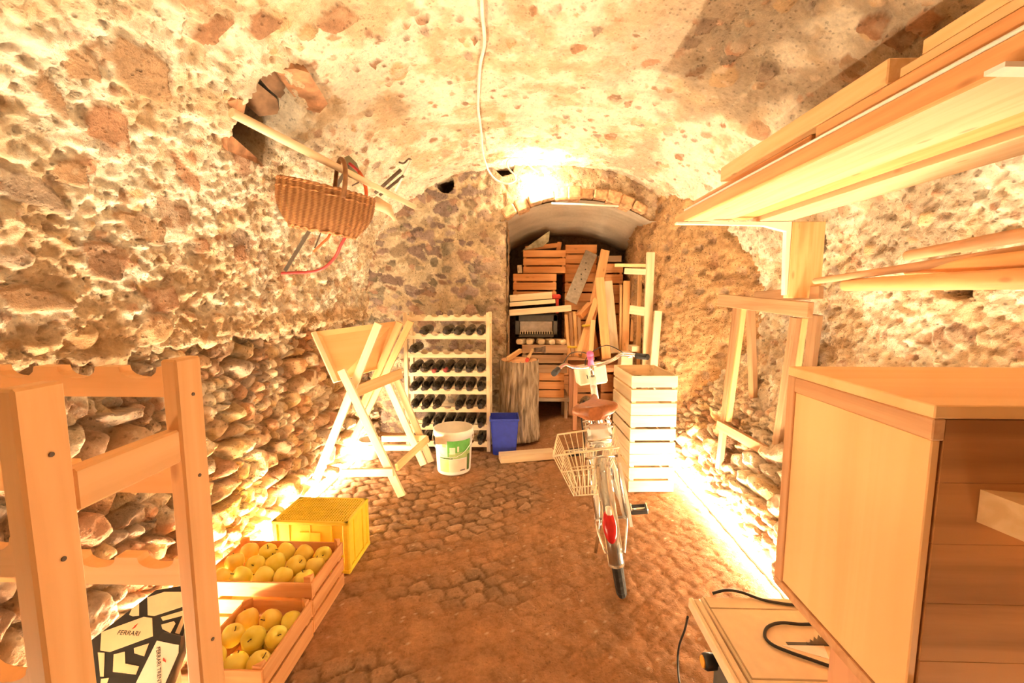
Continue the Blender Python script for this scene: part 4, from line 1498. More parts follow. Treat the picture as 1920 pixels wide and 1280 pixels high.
plank((1172, 660), 4.10, (1175, 527), 4.24, .065, .03, W_TAN, 'square cut plank standing right of the thin lath')
plank((1184, 640), 4.12, (1190, 525), 4.26, .03, .02, W_PINE, 'slim lath standing just left of the pallet frame')
plank((1107, 668), 3.90, (1112, 600), 3.95, .045, .02, W_PINE, 'short plank standing at the foot of the tall slanting plank')
plank((1120, 668), 4.16, (1110, 610), 4.22, .05, .02, W_ORANGE, 'short orange plank behind the short standing one')
for k, px in enumerate((1064, 1071, 1078, 1085)):
    lab = ['first from left', 'second from left', 'third from left', 'fourth from left'][k]
    plank((px + 3, 668), 4.0, (px - 3 + k, 590 - 3 * k), 4.12, .030, .02, W_OLD if k % 2 else W_PINE, 'stick in the strapped bundle by the dark plastic crate, ' + lab, 'sticks of the strapped bundle')
p = at(1102, 609, 4.05)
tag(tube('tie_strap', [p + Vector((.05 * math.cos(a) * 1.0, .032 * math.sin(a) - .03, .006 * math.cos(a))) for a in [2 * math.pi * k / 16 for k in range(16)]], .011, M_STRAP, None, 6, True), 'yellow strap tied around the slanting planks', 'strap')
p = at(1077, 650, 4.0)
tag(tube('tie_strap', [p + Vector((.062 * math.cos(a), .03 * math.sin(a), 0)) for a in [2 * math.pi * k / 16 for k in range(16)]], .010, M_STRAP, None, 6, True), 'yellow strap tied around the bundle of thin sticks', 'strap')
# orange block behind the strip
tag(bar('wood_block', at(1086, 593, 4.08), at(1108, 570, 4.16), .075, .05, W_ORANGE), 'orange wood block wedged under the slanting planks', 'block')
for k, (px0, px1, py0, py1, lab) in enumerate(((1165, 1186, 661, 690, 'larger pale wood block beside the handlebar grip'), (1185, 1199, 650, 664, 'smaller pale wood block above the handlebar grip'))):
    a, b = at(px0, py0, 3.86), at(px1, py1, 3.86)
    z0 = .637 if k == 0 else .78
    tag(block('wood_block', a.x, b.x, 3.86, 4.0, z0, max(a.z, z0 + .05), W_LIGHT), lab, 'block')

# pallet-like frame leaning at the right cheek
fr = thing('slatted_frame', 'tall pale wooden frame with stub rungs leaning at the right cheek of the niche', 'frame', at(1212, 700, 3.68))
fr.matrix_basis = Matrix.Translation((1.06, 3.7, 0))
a, b = at(1203, 900, 3.66), at(1220, 473, 3.78)
if a.z < .03: a = a + (b - a) * ((.03 - a.z) / (b.z - a.z))
bar('upright', a, b, .068, .03, W_LIGHT, fr, (0, -1, 0))
bar('upright', at(1196, 690, 3.95), at(1200, 515, 4.0), .035, .03, W_PINE, fr, (0, -1, 0))
bar('rung', at(1153, 497, 3.9), at(1212, 498, 3.80), .03, .028, W_PINE, fr)
bar('rung', at(1172, 508, 3.88), at(1212, 510, 3.80), .06, .05, W_LIGHT, fr)
bar('rung', at(1183, 580, 3.86), at(1212, 584, 3.76), .06, .075, W_LIGHT, fr)
plank((1216, 800), 3.55, (1234, 583), 3.64, .062, .025, W_LIGHT, 'pale board leaning right of the slatted frame by the sandy cheek', None, .03)

# ================================================================ bicycle
TH, PH = R(9.5), R(8)
BIKE = Matrix.Translation((.432, 1.80, .004)) @ Matrix.Rotation(-PH, 4, 'Z') @ Matrix.Rotation(-TH, 4, 'Y')
bike = thing('bicycle', 'white city bicycle with brown saddle and wire basket leaning on its stand', 'bicycle', M=BIKE)
RW = .305
M_BIKE = plain('white_enamel', (.84, .82, .77), .22, noise=.02)


def bt(name, pts, r, mat=None, n=10, closed=False, par=None, sm=0):
    pts = catmull(pts, sm, closed) if sm else [Vector(p) for p in pts]
    return obj(name, add_tube(bmesh.new(), pts, r, n, closed), mat or M_BIKE, par or bike, Matrix.Identity(4), False, True)


def wheel(name, yc):
    bm = bmesh.new()
    N, k = 72, 10
    rings = []
    for i in range(N):
        a = 2 * math.pi * i / N
        rg = []
        for j in range(k):
            b = 2 * math.pi * j / k
            rr = RW - .021 + .021 * math.cos(b)
            x = .021 * math.sin(b)
            if abs(b) < .9 or b > 5.4:
                rr += .0022 * (1 if i % 2 else -1)
            rg.append(bm.verts.new((x, rr * math.cos(a), rr * math.sin(a))))
        rings.append(rg)
    for i in range(N):
        for j in range(k):
            bm.faces.new((rings[i][j], rings[i][(j + 1) % k], rings[(i + 1) % N][(j + 1) % k], rings[(i + 1) % N][j]))
    bmesh.ops.recalc_face_normals(bm, faces=bm.faces)
    tyre = obj(name, bm, M_RUBBER, bike, Matrix.Translation((0, yc, RW)), local=True)
    bm = bmesh.new()
    prof_ = [(-.012, RW - .034), (-.014, RW - .046), (0, RW - .052), (.014, RW - .046), (.012, RW - .034)]
    rings = []
    for i in range(N):
        a = 2 * math.pi * i / N
        rings.append([bm.verts.new((x, r * math.cos(a), r * math.sin(a))) for x, r in prof_])
    for i in range(N):
        for j in range(5):
            bm.faces.new((rings[i][j], rings[i][(j + 1) % 5], rings[(i + 1) % N][(j + 1) % 5], rings[(i + 1) % N][j]))
    bmesh.ops.recalc_face_normals(bm, faces=bm.faces)
    obj('rim', bm, M_CHROME, tyre, smooth=True, local=True)
    bm = bmesh.new()
    for i in range(28):
        a = 2 * math.pi * i / 28
        s = 1 if i % 2 else -1
        a2 = a + .5 * (1 if (i // 2) % 2 else -1)
        add_tube(bm, [(s * .022, .018 * math.cos(a2), .018 * math.sin(a2)), (0, (RW - .05) * math.cos(a), (RW - .05) * math.sin(a))], .0011, 5)
    obj('spokes', bm, M_CHROME, tyre, local=True)
    bm = add_lathe(bmesh.new(), [(.006, -.05), (.006, -.03), (.022, -.028), (.022, -.022), (.014, -.02), (.014, .02), (.022, .022), (.022, .028), (.006, .03), (.006, .05)], 16, Matrix.Rotation(R(90), 4, 'Y'))
    obj('hub', bm, M_STEEL, tyre, local=True)


wheel('rear_tyre', 0.0)
wheel('front_tyre', .98)


def fender(name, yc, a0, a1, w=.03, rr=RW + .014):
    bm = bmesh.new()
    N = 40
    rings = []
    for i in range(N + 1):
        a = R(a0 + (a1 - a0) * i / N)
        rg = []
        for x, dr in ((-w, -.014), (-w * .8, -.002), (-w * .35, .006), (0, .008), (w * .35, .006), (w * .8, -.002), (w, -.014)):
            rg.append(bm.verts.new((x, (rr + dr) * math.cos(a), (rr + dr) * math.sin(a))))
        rings.append(rg)
    for i in range(N):
        for j in range(6):
            bm.faces.new((rings[i][j], rings[i][j + 1], rings[i + 1][j + 1], rings[i + 1][j]))
    bmesh.ops.solidify(bm, geom=bm.faces[:], thickness=.0015)
    return obj(name, bm, M_CHROME, bike, Matrix.Translation((0, yc, RW)), smooth=True, local=True)


fender('rear_mudguard', 0, 60, 184)
fender('front_mudguard', .98, 20, 165)
bm = bmesh.new()
for s in (-1, 1):
    add_tube(bm, catmull([(s * .066, 0, RW), (s * .062, -.16, RW + .06), (s * .034, -.315, RW + .03)], 5), .004, 6)
obj('mudguard_stays', bm, M_CHROME, bike, local=True)
# frame
HB, HT = Vector((0, .80, .62)), Vector((0, .765, .80))
BBk, ST = Vector((0, .43, .29)), Vector((0, .25, .66))
bm = bmesh.new()
add_tube(bm, [HB, HT], .021, 12)
add_tube(bm, catmull([HB + Vector((0, -.01, .03)), (0, .66, .42), (0, .54, .32), BBk], 6), .023, 12)
add_tube(bm, catmull([HT + Vector((0, -.0, -.06)), (0, .62, .56), (0, .45, .46), (0, .36, .44)], 6), .016, 12)
add_tube(bm, [BBk, ST], .018, 12)
for s in (-1, 1):
    add_tube(bm, [BBk + Vector((s * .03, -.02, 0)), (s * .055, .16, .295), (s * .062, 0, RW)], .011, 8)
    add_tube(bm, [ST + Vector((s * .015, 0, -.05)), (s * .05, .12, .46), (s * .062, 0, RW)], .010, 8)
    add_tube(bm, [HB + Vector((s * .01, .0, -.0)), (s * .055, .83, .55), (s * .058, .92, .38), (s * .055, .98, RW)], .012, 8)
add_lathe(bm, [(.026, -.035), (.026, .035)], 14, Matrix.Translation(BBk) @ Matrix.Rotation(R(90), 4, 'Y'))
obj('frame', bm, M_BIKE, bike, local=True)
bt('seat_post', [ST + Vector((0, .02, -.05)), (0, .215, .735)], .0135, M_CHROME)
# saddle
bm = bmesh.new()
outl = []
for k in range(20):
    u = k / 19
    y = .06 + .27 * u
    w = .108 * math.sqrt(max(0, 1 - ((u - .30) / .34) ** 2)) if u < .30 else .020 + .088 * (1 - sst(.30, .78, np.array(u)))
    w = max(float(w), .016 if k < 19 else .008)
    if k == 0: w = .03
    outl.append((y, float(w)))
rings = []
for y, w in outl:
    rg = []
    for j in range(13):
        a = math.pi * j / 12
        x = -w * math.cos(a)
        zz = .748 + .044 * math.sin(a) ** .55 + .012 * (1 - (y - .06) / .27) * (abs(x) / .1)
        rg.append(bm.verts.new((x, y, zz)))
    for j in range(1, 5):
        x = w * (1 - 2 * j / 5)
        rg.append(bm.verts.new((x * .9, y, .732)))
    rings.append(rg)
n = len(rings[0])
for i in range(len(rings) - 1):
    for j in range(n):
        f = bm.faces.new((rings[i][j], rings[i][(j + 1) % n], rings[i + 1][(j + 1) % n], rings[i + 1][j])); f.smooth = True
bm.faces.new(list(reversed(rings[0]))); bm.faces.new(rings[-1])
bmesh.ops.recalc_face_normals(bm, faces=bm.faces)
sad = obj('saddle', bm, M_LEATHER, bike, local=True)
bm = bmesh.new()
for s in (-1, 1):
    pts = [Vector((s * .05 + .014 * math.cos(t * .7), .085 + .014 * math.sin(t * .7), .688 + .0028 * t)) for t in range(22)]
    add_tube(bm, pts, .003, 6)
    add_tube(bm, [(s * .05, .085, .690), (s * .03, .15, .700), (s * .015, .215, .722), (s * .008, .31, .752)], .0035, 6)
obj('springs', bm, M_CHROME, sad, local=True)
obj('seat_clamp', add_box(bmesh.new(), .05, .06, .045, (0, .212, .715), bev=.008), M_CHROME, bike, local=True)
obj('tool_pouch', add_box(bmesh.new(), .11, .055, .09, (.005, .11, .655), bev=.016), M_WHITE, bike, local=True)
# handlebar, stem, levers, bell
bt('stem', [HT, (0, .745, .865), (0, .775, .885)], .0125, M_CHROME)
hbp = [(-.255, .50, .90), (-.23, .56, .905), (-.20, .63, .912), (-.165, .69, .912), (-.12, .735, .885), (-.05, .775, .865), (0, .78, .864), (.05, .775, .865), (.12, .735, .885), (.165, .69, .912), (.20, .63, .912), (.23, .56, .905), (.255, .50, .90)]
hbp = [(x * 1.02, .70 + (y - .70) * .8, z) for x, y, z in hbp]
hb_o = bt('handlebar', hbp, .0115, M_CHROME, 10, sm=4)
for s in (-1, 1):
    e = [Vector((s * x * 1.02, .70 + (y - .70) * .8, z)) for x, y, z in ((.262, .485, .899), (.255, .50, .90), (.225, .575, .906))]
    obj('grip', add_tube(bmesh.new(), [e[0], e[1], e[2]], [.0165, .0175, .0165], 12), M_BLACK, hb_o, local=True)
    bm = bmesh.new()
    q0 = Vector((s * .21, .66, .905)); 
    add_box(bm, .03, .03, .022, q0, bev=.004)
    add_tube(bm, [q0, q0 + Vector((s * .035, -.03, -.01)), q0 + Vector((s * .055, -.11, -.014))], .0045, 6)
    obj('brake_lever', bm, M_CHROME, hb_o, local=True)
bt('brake_cable', [(-.20, .66, .905), (-.10, .80, .96), (.02, .86, .92), (.02, .82, .80)], .0028, M_BLACK, 6, sm=6)
bt('brake_cable', [(.20, .66, .905), (.12, .80, .97), (.0, .87, .90), (-.02, .82, .78)], .0028, M_BLACK, 6, sm=6)
bm = bmesh.new(); add_tube(bm, [(0, .765, .868), (.0, .755, .90), (0, .75, .93)], [.022, .016, .021], 10)
bmesh.ops.create_uvsphere(bm, u_segments=12, v_segments=8, radius=.022, matrix=Matrix.Translation((0, .748, .94)))
obj('bell', bm, M_PINK, bike, smooth=True, local=True)
# cream front box of two halves on the head
obj('front_box', add_box(bmesh.new(), .085, .10, .12, (-.035, .88, .80), bev=.012), M_CREAM, bike, local=True)
obj('front_box', add_box(bmesh.new(), .095, .11, .13, (.062, .885, .795), bev=.012), M_CREAM, bike, local=True)
# carrier, basket
bm = bmesh.new()
for s in (-1, 1):
    add_tube(bm, [(s * .055, .20, .645), (s * .06, -.16, .645)], .006, 8)
    add_tube(bm, [(s * .06, -.10, .645), (s * .064, 0, RW)], .005, 8)
for y in (.16, .05, -.06, -.155):
    add_tube(bm, [(-.058, y, .645), (.058, y, .645)], .005, 8)
obj('carrier', bm, M_CHROME, bike, local=True)
bm = bmesh.new()
top = [(-.195, -.12, .655), (.075, -.12, .665), (.075, .16, .665), (-.195, .16, .655)]
bot = [(-.140, -.085, .46), (-.03, -.085, .46), (-.03, .12, .46), (-.140, .12, .46)]


def rect(pts, n):
    out = []
    for i in range(4):
        a, b = Vector(pts[i]), Vector(pts[(i + 1) % 4])
        for k in range(n[i % 2]):
            out.append(a.lerp(b, k / n[i % 2]))
    return out


tp, bo = rect(top, (9, 7)), rect(bot, (9, 7))
add_tube(bm, rect(top, (3, 3)), .0042, 8, closed=True)
for f in (.40, .80, 1.0):
    add_tube(bm, [a.lerp(b, f) for a, b in zip(rect(top, (3, 3)), rect(bot, (3, 3)))], .003, 6, closed=True)
for a, b in zip(tp, bo):
    add_tube(bm, [a, b], .0024, 6)
for k in range(1, 9):
    a, b = bo[k], bo[25 - k] if 25 - k < len(bo) else bo[-1]
    add_tube(bm, [a, b], .0024, 6)
obj('wire_basket', bm, plain('cream_wire', (.84, .72, .50), .4), bike, local=True)
# reflector, stand, cranks, chain guard
ar = R(157)
pr = Vector((-.004, (RW + .024) * math.cos(ar), RW + (RW + .024) * math.sin(ar)))
mrf = Matrix.Translation(pr) @ Matrix.Rotation(R(71), 4, 'X')
bm = bmesh.new()
bmesh.ops.create_uvsphere(bm, u_segments=20, v_segments=10, radius=1, matrix=Matrix.Diagonal((.025, .060, .016, 1)))
obj('rear_reflector', bm, plain('red_reflector', (.55, .02, .02), .2), bike, mrf, smooth=True, local=True)
obj('lamp_bracket', add_box(bmesh.new(), .022, .03, .05, (0, -.285, .475), bev=.005), M_WMETAL, bike, local=True)
bt('kickstand', [(-.03, .28, .28), (-.06, .24, .16), (-.105, .19, .03)], .008, M_CHROME)
bm = bmesh.new()
for s, a in ((1, R(-99)), (-1, R(81))):
    c0 = BBk + Vector((s * .05, 0, 0)); c1 = c0 + Vector((s * .028, .165 * math.cos(a), .165 * math.sin(a)))
    add_tube(bm, [c0, c1], [.011, .009], 8)
add_lathe(bm, [(.006, -.055), (.006, .055)], 8, Matrix.Translation(BBk) @ Matrix.Rotation(R(90), 4, 'Y'))
add_lathe(bm, [(.02, .040), (.085, .042), (.085, .046), (.02, .048)], 32, Matrix.Translation(BBk) @ Matrix.Rotation(R(90), 4, 'Y'))
obj('crankset', bm, M_CHROME, bike, local=True)
for s, a in ((1, R(-99)), (-1, R(81))):
    c1 = BBk + Vector((s * .078, .165 * math.cos(a), .165 * math.sin(a)))
    bm = bmesh.new()
    add_tube(bm, [c1, c1 + Vector((s * .105, 0, 0))], .006, 8)
    for dy in (-.032, .032):
        add_box(bm, .085, .010, .022, c1 + Vector((s * .066, dy, 0)), bev=.003)
    for dx_ in (.024, .100):
        add_box(bm, .008, .07, .020, c1 + Vector((s * dx_, 0, 0)), bev=.003)
    ped = obj('pedal', bm, M_BLACK, bike, local=True)
    bm = bmesh.new()
    for dx_ in (.026, .106):
        add_box(bm, .006, .074, .010, c1 + Vector((s * dx_, 0, .012)), bev=.002)
    add_tube(bm, [c1, c1 + Vector((s * .108, 0, .002))], .0075, 8)
    obj('pedal_axle', bm, M_CHROME, ped, local=True)
bm = bmesh.new()
og = [(.075, -.03, .36), (.075, .12, .375), (.075, .30, .385), (.075, .42, .385), (.075, .50, .35), (.075, .535, .29), (.075, .50, .24), (.075, .42, .22), (.075, .28, .235), (.075, .05, .265), (.075, -.04, .28)]
add_prism(bm, og, (.012, 0, 0))
cg = obj('chain_guard', bm, M_BIKE, bike, local=True)
bm = bmesh.new()
for yy in (.18, .30, .42):
    add_lathe(bm, [(.022, 0), (.022, .002)], 16, Matrix.Translation((.0865, yy, .31)) @ Matrix.Rotation(R(90), 4, 'Y'))
obj('guard_holes', bm, M_DGREY, cg, local=True)

# handlebar and front wheel are turned to the left
TURN = Matrix.Translation((0, .78, 0)) @ Matrix.Rotation(R(14), 4, 'Z') @ Matrix.Translation((0, -.78, 0))
for c_ in list(COL.objects):
    if c_.parent == bike and c_.name.split('.')[0] in ('front_tyre', 'front_mudguard', 'handlebar', 'stem', 'front_box', 'bell', 'brake_cable'):
        c_.matrix_basis = TURN @ c_.matrix_basis

# ================================================================ planks on wall brackets
SH = 1.655
ATTACH = 2.25
for yb, lab in ((2.25, 'white steel shelf bracket on a timber upright at the far end of the planks'), (.765, 'white steel shelf bracket at the upper right edge carrying the near part of the planks')):
    br = thing('shelf_bracket', lab, 'bracket', (1.33, yb, SH - .05), group='brackets of the plank shelf')
    bm = bmesh.new()
    add_prism(bm, [(1.335, yb - .016, SH - .002), (.765, yb - .016, SH - .002), (.765, yb - .016, SH - .010), (1.20, yb - .016, SH - .022), (1.31, yb - .016, SH - .05), (1.335, yb - .016, SH - .05)], (0, .032, 0))
    obj('arm', bm, M_WMETAL, br)
    bm = bmesh.new()
    add_prism(bm, [(1.335, yb - .016, SH - .05), (1.312, yb - .016, SH - .05), (1.316, yb - .016, SH - .18), (1.324, yb - .016, SH - .37), (1.335, yb - .016, SH - .37)], (0, .032, 0))
    obj('wall_leg', bm, M_WMETAL, br)
    up_ = tag(block('timber_upright', 1.337, 1.50, yb - .02, yb + .02, 1.27, SH - .004, W_PINE, axis=2),
              'short timber upright behind the %s shelf bracket' % ('far' if yb > 1 else 'near'), 'timber')
YN = -.55
boards = [
    ('bottom_board', .797, .814, SH, SH + .05, YN, 2.37, W_ORANGE, 'thin orange board on edge along the inner side of the bracket shelf'),
    ('bottom_board', .817, .933, SH, SH + .048, YN, 2.36, W_SHELF, 'lowest plank at the inner edge of the bracket shelf'),
    ('bottom_board', .946, 1.048, SH + .010, SH + .048, YN, 2.33, W_SHELF, 'lowest plank, second from the inner edge of the bracket shelf'),
    ('bottom_board', 1.058, 1.168, SH + .022, SH + .05, YN, 2.34, W_ORANGE, 'recessed darker lowest plank, third from the inner edge'),
    ('bottom_board', 1.175, 1.33, SH, SH + .048, YN, 2.30, W_SHELF, 'lowest plank nearest the wall on the bracket shelf'),
    ('stacked_board', .825, .975, SH + .060, SH + .105, YN, 1.30, W_ORANGE, 'long second layer plank at the inner edge above the metal rod'),
    ('stacked_board', .850, .985, SH + .050, SH + .105, 1.36, 2.25, W_ORANGE, 'short dark orange plank end in the far half of the pile'),
    ('stacked_board', .990, 1.30, SH + .052, SH + .105, YN, 2.1, W_PINE, 'wide second layer plank beside the wall on the bracket shelf'),
    ('stacked_board', .835, .980, SH + .107, SH + .132, YN, 1.28, W_PINE, 'long third layer plank near the viewer on top of the second layer'),
    ('stacked_board', .825, .960, SH + .107, SH + .165, 1.06, 1.90, W_PINE, 'short thick plank ending halfway, pale patch on its edge, on top of the pile'),
    ('stacked_board', .845, 1.00, SH + .134, SH + .168, YN, 1.00, W_PINE, 'topmost long plank rising to the upper right edge'),
    ('stacked_board', .985, 1.25, SH + .107, SH + .150, YN, 1.7, W_PINE, 'wide plank on the wall side of the third layer'),
]
for nm, x0, x1, z0, z1, y0, y1, mat, lab in boards:
    if nm == 'stacked_board' and z0 < SH + .11 and z0 > SH + .106 and y1 < 1.29:
        y1 = 1.04
    tag(block('stored_plank', x0, x1, y0, y1, z0 + .0005, z1, mat, axis=1, bev=.003), lab, 'plank', 'planks on the bracket shelf')
tag(tube('metal_rod', [(.808, YN, SH + .057), (.808, 1.0, SH + .057), (.808, 2.25, SH + .057)], .006, M_WMETAL, None, 10), 'thin shiny metal rod lying along the inner edge of the planks', 'rod')

# ================================================================ round poles on the right wall
for (pa, da, pb2, db, r, mat, lab) in (((1586, 534), 1.86, (1975, 520), .95, .025, W_TAN, 'lowest and thickest round pole on the right wall, bright on top'),
                                       ((1528, 527), 2.06, (1975, 462), 1.03, .014, W_OLD, 'long thin dark pole reaching farthest along the right wall'),
                                       ((1706, 507), 1.53, (1975, 482), .98, .022, W_TAN, 'short round pole between the thin pole and the lowest pole'),
                                       ((1702, 479), 1.66, (1975, 430), 1.06, .019, W_OLD, 'topmost rough round pole on the right wall')):
    a, b = at(*pa, da), at(*pb2, db)
    b = a + (b - a) * ((a.y - .2) / (a.y - b.y))
    m, L_ = frame(a, b)
    bm = add_lathe(bmesh.new(), [(r * .6, -L_ / 2), (r, -L_ / 2 + .006), (r, L_ / 2 - .006), (r * .6, L_ / 2)], 14, Matrix.Rotation(R(90), 4, 'Y'))
    tag(obj('round_pole', bm, mat, None, m), lab, 'pole', 'poles lying along the right wall')
for y in (.95, .35):
    pg = bar('wall_peg', (1.30, y, 1.285), (1.62, y, 1.27), .03, .03, W_OLD)
    tag(pg, 'wooden wall peg carrying the round poles, %s' % ('nearer the planks end' if y > .5 else 'nearest the viewer'), 'peg')

# ================================================================ folded sawhorses at the right wall
sh1 = thing('sawhorse', 'front folded sawhorse of old timber leaning at the right stone wall', 'sawhorse', (1.27, 2.5, 0))
sh2 = thing('sawhorse', 'rear folded sawhorse of old timber, behind the front one on the right wall', 'sawhorse', (1.33, 2.5, 0))


def sb(par, name, pa, da, pb2, db, w, th, mat=W_HORSE, up=(-1, 0, 0)):
    return bar(name, at(*pa, da), at(*pb2, db), w, th, mat, par, up)


sb(sh1, 'top_bar', (1350, 562), 2.80, (1520, 581), 2.14, .075, .035)
sb(sh1, 'leg', (1382, 572), 2.66, (1348, 880), 2.66, .05, .028)
sb(sh1, 'leg', (1492, 595), 2.22, (1448, 900), 2.30, .055, .028)
sb(sh1, 'rung', (1346, 795), 2.68, (1442, 848), 2.32, .06, .024)
sb(sh1, 'leg', (1395, 572), 2.63, (1366, 790), 2.62, .022, .03, W_PINE)
sb(sh1, 'leg', (1508, 596), 2.20, (1466, 900), 2.26, .022, .03, W_PINE)
sb(sh2, 'top_bar', (1418, 557), 2.62, (1540, 548), 2.18, .065, .03)
sb(sh2, 'leg', (1407, 572), 2.70, (1414, 790), 2.74, .06, .03)
sb(sh2, 'leg', (1530, 590), 2.30, (1500, 850), 2.36, .07, .03)
sb(sh2, 'rung', (1400, 788), 2.72, (1490, 840), 2.38, .05, .022)

# ================================================================ big wooden box on the right
BXL, BXN, BXF, BZ0, BZ1 = .650, .682, 1.062, .537, 1.108
bx = thing('wooden_box', 'large plywood box with shaded dark front standing at the right edge', 'box', (.95, .86, BZ0))
block('side_panel', BXL + .004, BXL + .018, BXN + .004, BXF - .028, BZ0 + .025, BZ1 - .058, W_PLY, bx, axis=2)
block('top_panel', BXL, 1.25, BXN, BXF, BZ1 - .022, BZ1, W_PLY, bx, axis=0)
block('edge_board', BXL, BXL + .02, BXF - .028, BXF, BZ0 + .022, BZ1 - .022, W_PLYEDGE, bx, axis=2)
block('edge_board', BXL, BXL + .02, BXN, BXF - .028, BZ1 - .058, BZ1 - .0225, W_PLYEDGE, bx, axis=1)
block('bottom_panel', BXL, 1.25, BXN, BXF, BZ0, BZ0 + .022, W_PLYEDGE, bx, axis=0)
block('back_panel', BXL + .02, 1.25, BXF - .02, BXF, BZ0 + .022, BZ1 - .022, W_PLY, bx, axis=0)
# front of four boards, darkened by shade put into their colour
bm = bmesh.new()
nz = 5
for k in range(nz):
    zz0 = BZ0 + .023 + (BZ1 - BZ0 - .046) * k / nz
    zz1 = BZ0 + .023 + (BZ1 - BZ0 - .046) * (k + 1) / nz - .0006
    add_box(bm, 1.25 - BXL - .022, .016, zz1 - zz0, (0, 0, (zz0 + zz1) / 2 - (BZ0 + BZ1) / 2), bev=.0004)
obj('front_boards', bm, W_DARK, bx, Matrix.Translation(((BXL + .02 + 1.25) / 2, BXN + .010, (BZ0 + BZ1) / 2)))
a, b = at(1842, 905, .665), at(1990, 905, .56)
hp = onx(1842, 900, .70)
bm = bmesh.new()
add_prism(bm, [(.735, BXN + .001, .915), (.80, .60, .895), (.95, .60, .880), (.95, BXN + .001, .90)], (0, 0, .055))
obj('handle_block', bm, W_PINE, bx)
# legs of stacked timber under it
tag(block('timber_block', .665, .74, .60, .875, .012, BZ0 - .002, W_RED, axis=2), 'upright reddish timber block under the near side of the plywood box', 'timber')
tag(block('timber_block', 1.0, 1.08, .66, .80, .012, BZ0 - .002, W_RED, axis=2), 'upright reddish timber block under the wall side of the plywood box', 'timber')

# ================================================================ bench saw below the box
TZ = .36
sw = thing('table_saw', 'small bench saw with pale metal table on the floor below the wooden box', 'table saw', (.85, 1.15, 0))
x0 = onz(1293, 1118, TZ).x
yf_ = onz(1300, 1117, TZ).y
yn_ = onz(1400, 1272, TZ).y
block('saw_table', x0 + .035, 1.08, yn_ - .03, yf_, TZ - .022, TZ, M_TRAY, sw, .004)
block('saw_table', 0, .001, 0, .001, 0, .001, M_TRAY)
bpy.data.objects.remove(bpy.data.objects['saw_table.001'])
block('rip_rail', x0 + .012, x0 + .030, yn_ - .05, yf_ - .005, TZ - .026, TZ - .003, M_TRAY, sw, .003, axis=1)
block('rip_rail', x0 - .006, x0 + .008, yn_ - .05, yf_ - .008, TZ - .030, TZ + .002, M_TRAY, sw, .003, axis=1)
bm = bmesh.new()
add_box(bm, 1.04 - x0, .004, .0016, ((x0 + 1.08) / 2 + .02, yf_ - .05, TZ + .0006))
add_box(bm, 1.04 - x0, .004, .0016, ((x0 + 1.08) / 2 + .02, yn_, TZ + .0006))
add_box(bm, .004, yf_ - yn_, .0016, (x0 + .042, (yf_ + yn_) / 2, TZ + .0006))
obj('table_groove', bm, plain('groove_shadow_metal', (.42, .32, .20), .6), sw)
ys_ = onz(1500, 1207, TZ).y
xs_ = onz(1532, 1207, TZ).x
bm = bmesh.new()
Rb = .115
pts = []
for k in range(61):
    a = math.pi * k / 60
    rr = Rb if k % 2 else Rb - .012
    pts.append((xs_ + .05 - rr * math.cos(a + (.03 if k % 2 else 0)), ys_ - .001, TZ - .075 + rr * math.sin(a)))
add_prism(bm, pts, (0, .0024, 0))
obj('saw_blade', bm, M_BLADE, sw)
obj('blade_slot', add_box(bmesh.new(), .26, .010, .0012, (xs_ + .05, ys_, TZ + .0008)), M_DGREY, sw)
bm = add_prism(bmesh.new(), [onz(1466, 1210, TZ), onz(1545, 1211, TZ), onz(1555, 1236, TZ)], (0, 0, .0015))
obj('blade_insert', bm, M_WMETAL, sw)
block('saw_body', x0 + .07, 1.05, yn_ + .0, yf_ - .03, .012, TZ - .022, M_DGREY, sw, .006)
kx = onz(1322, 1240, TZ - .09)
bm = add_lathe(bmesh.new(), [(.010, 0), (.010, .045), (.020, .05), (.022, .075), (.018, .082)], 18, Matrix.Rotation(R(-90), 4, 'Y'))
kp = Vector((x0 + .07, at(1330, 1240, 1.10).y, at(1330, 1240, 1.10).z))
kn = obj('tilt_knob', bm, M_BLACK, sw, Matrix.Translation(kp))
bm = add_lathe(bmesh.new(), [(.016, .0825), (.014, .086)], 18, Matrix.Rotation(R(-90), 4, 'Y'))
obj('knob_cap', bm, plain('orange_cap', (.85, .40, .05), .4), kn, local=True)
# its black cable over the table top
cpts = [onz(1336, 1112, TZ + .006), onz(1362, 1106, TZ + .02), onz(1390, 1110, TZ + .012), onz(1430, 1124, TZ + .006), onz(1466, 1131, TZ + .006), onz(1520, 1140, TZ + .006), onz(1545, 1165, TZ + .006),
        onz(1505, 1170, TZ + .008), onz(1465, 1167, TZ + .008), onz(1440, 1175, TZ + .007), onz(1434, 1192, TZ + .007), onz(1448, 1208, TZ + .007), onz(1480, 1222, TZ + .007), onz(1520, 1236, TZ + .007), onz(1560, 1250, TZ + .007)]
tag(tube('power_cable', catmull(cpts, 6), .0042, M_BLACK, None, 8), 'black power cable looped across the saw table', 'cable')
c2 = [onz(1297, 1162, .30), onz(1284, 1180, .20), onz(1273, 1212, .06), onz(1271, 1250, .012), onz(1276, 1290, .012), onz(1290, 1330, .012)]
c2[0] = Vector((x0 - .012, c2[0].y, .31))
tag(tube('power_cable', catmull(c2, 6), .0035, M_BLACK, None, 8), 'black cable hanging down the left side of the saw to the floor', 'cable')

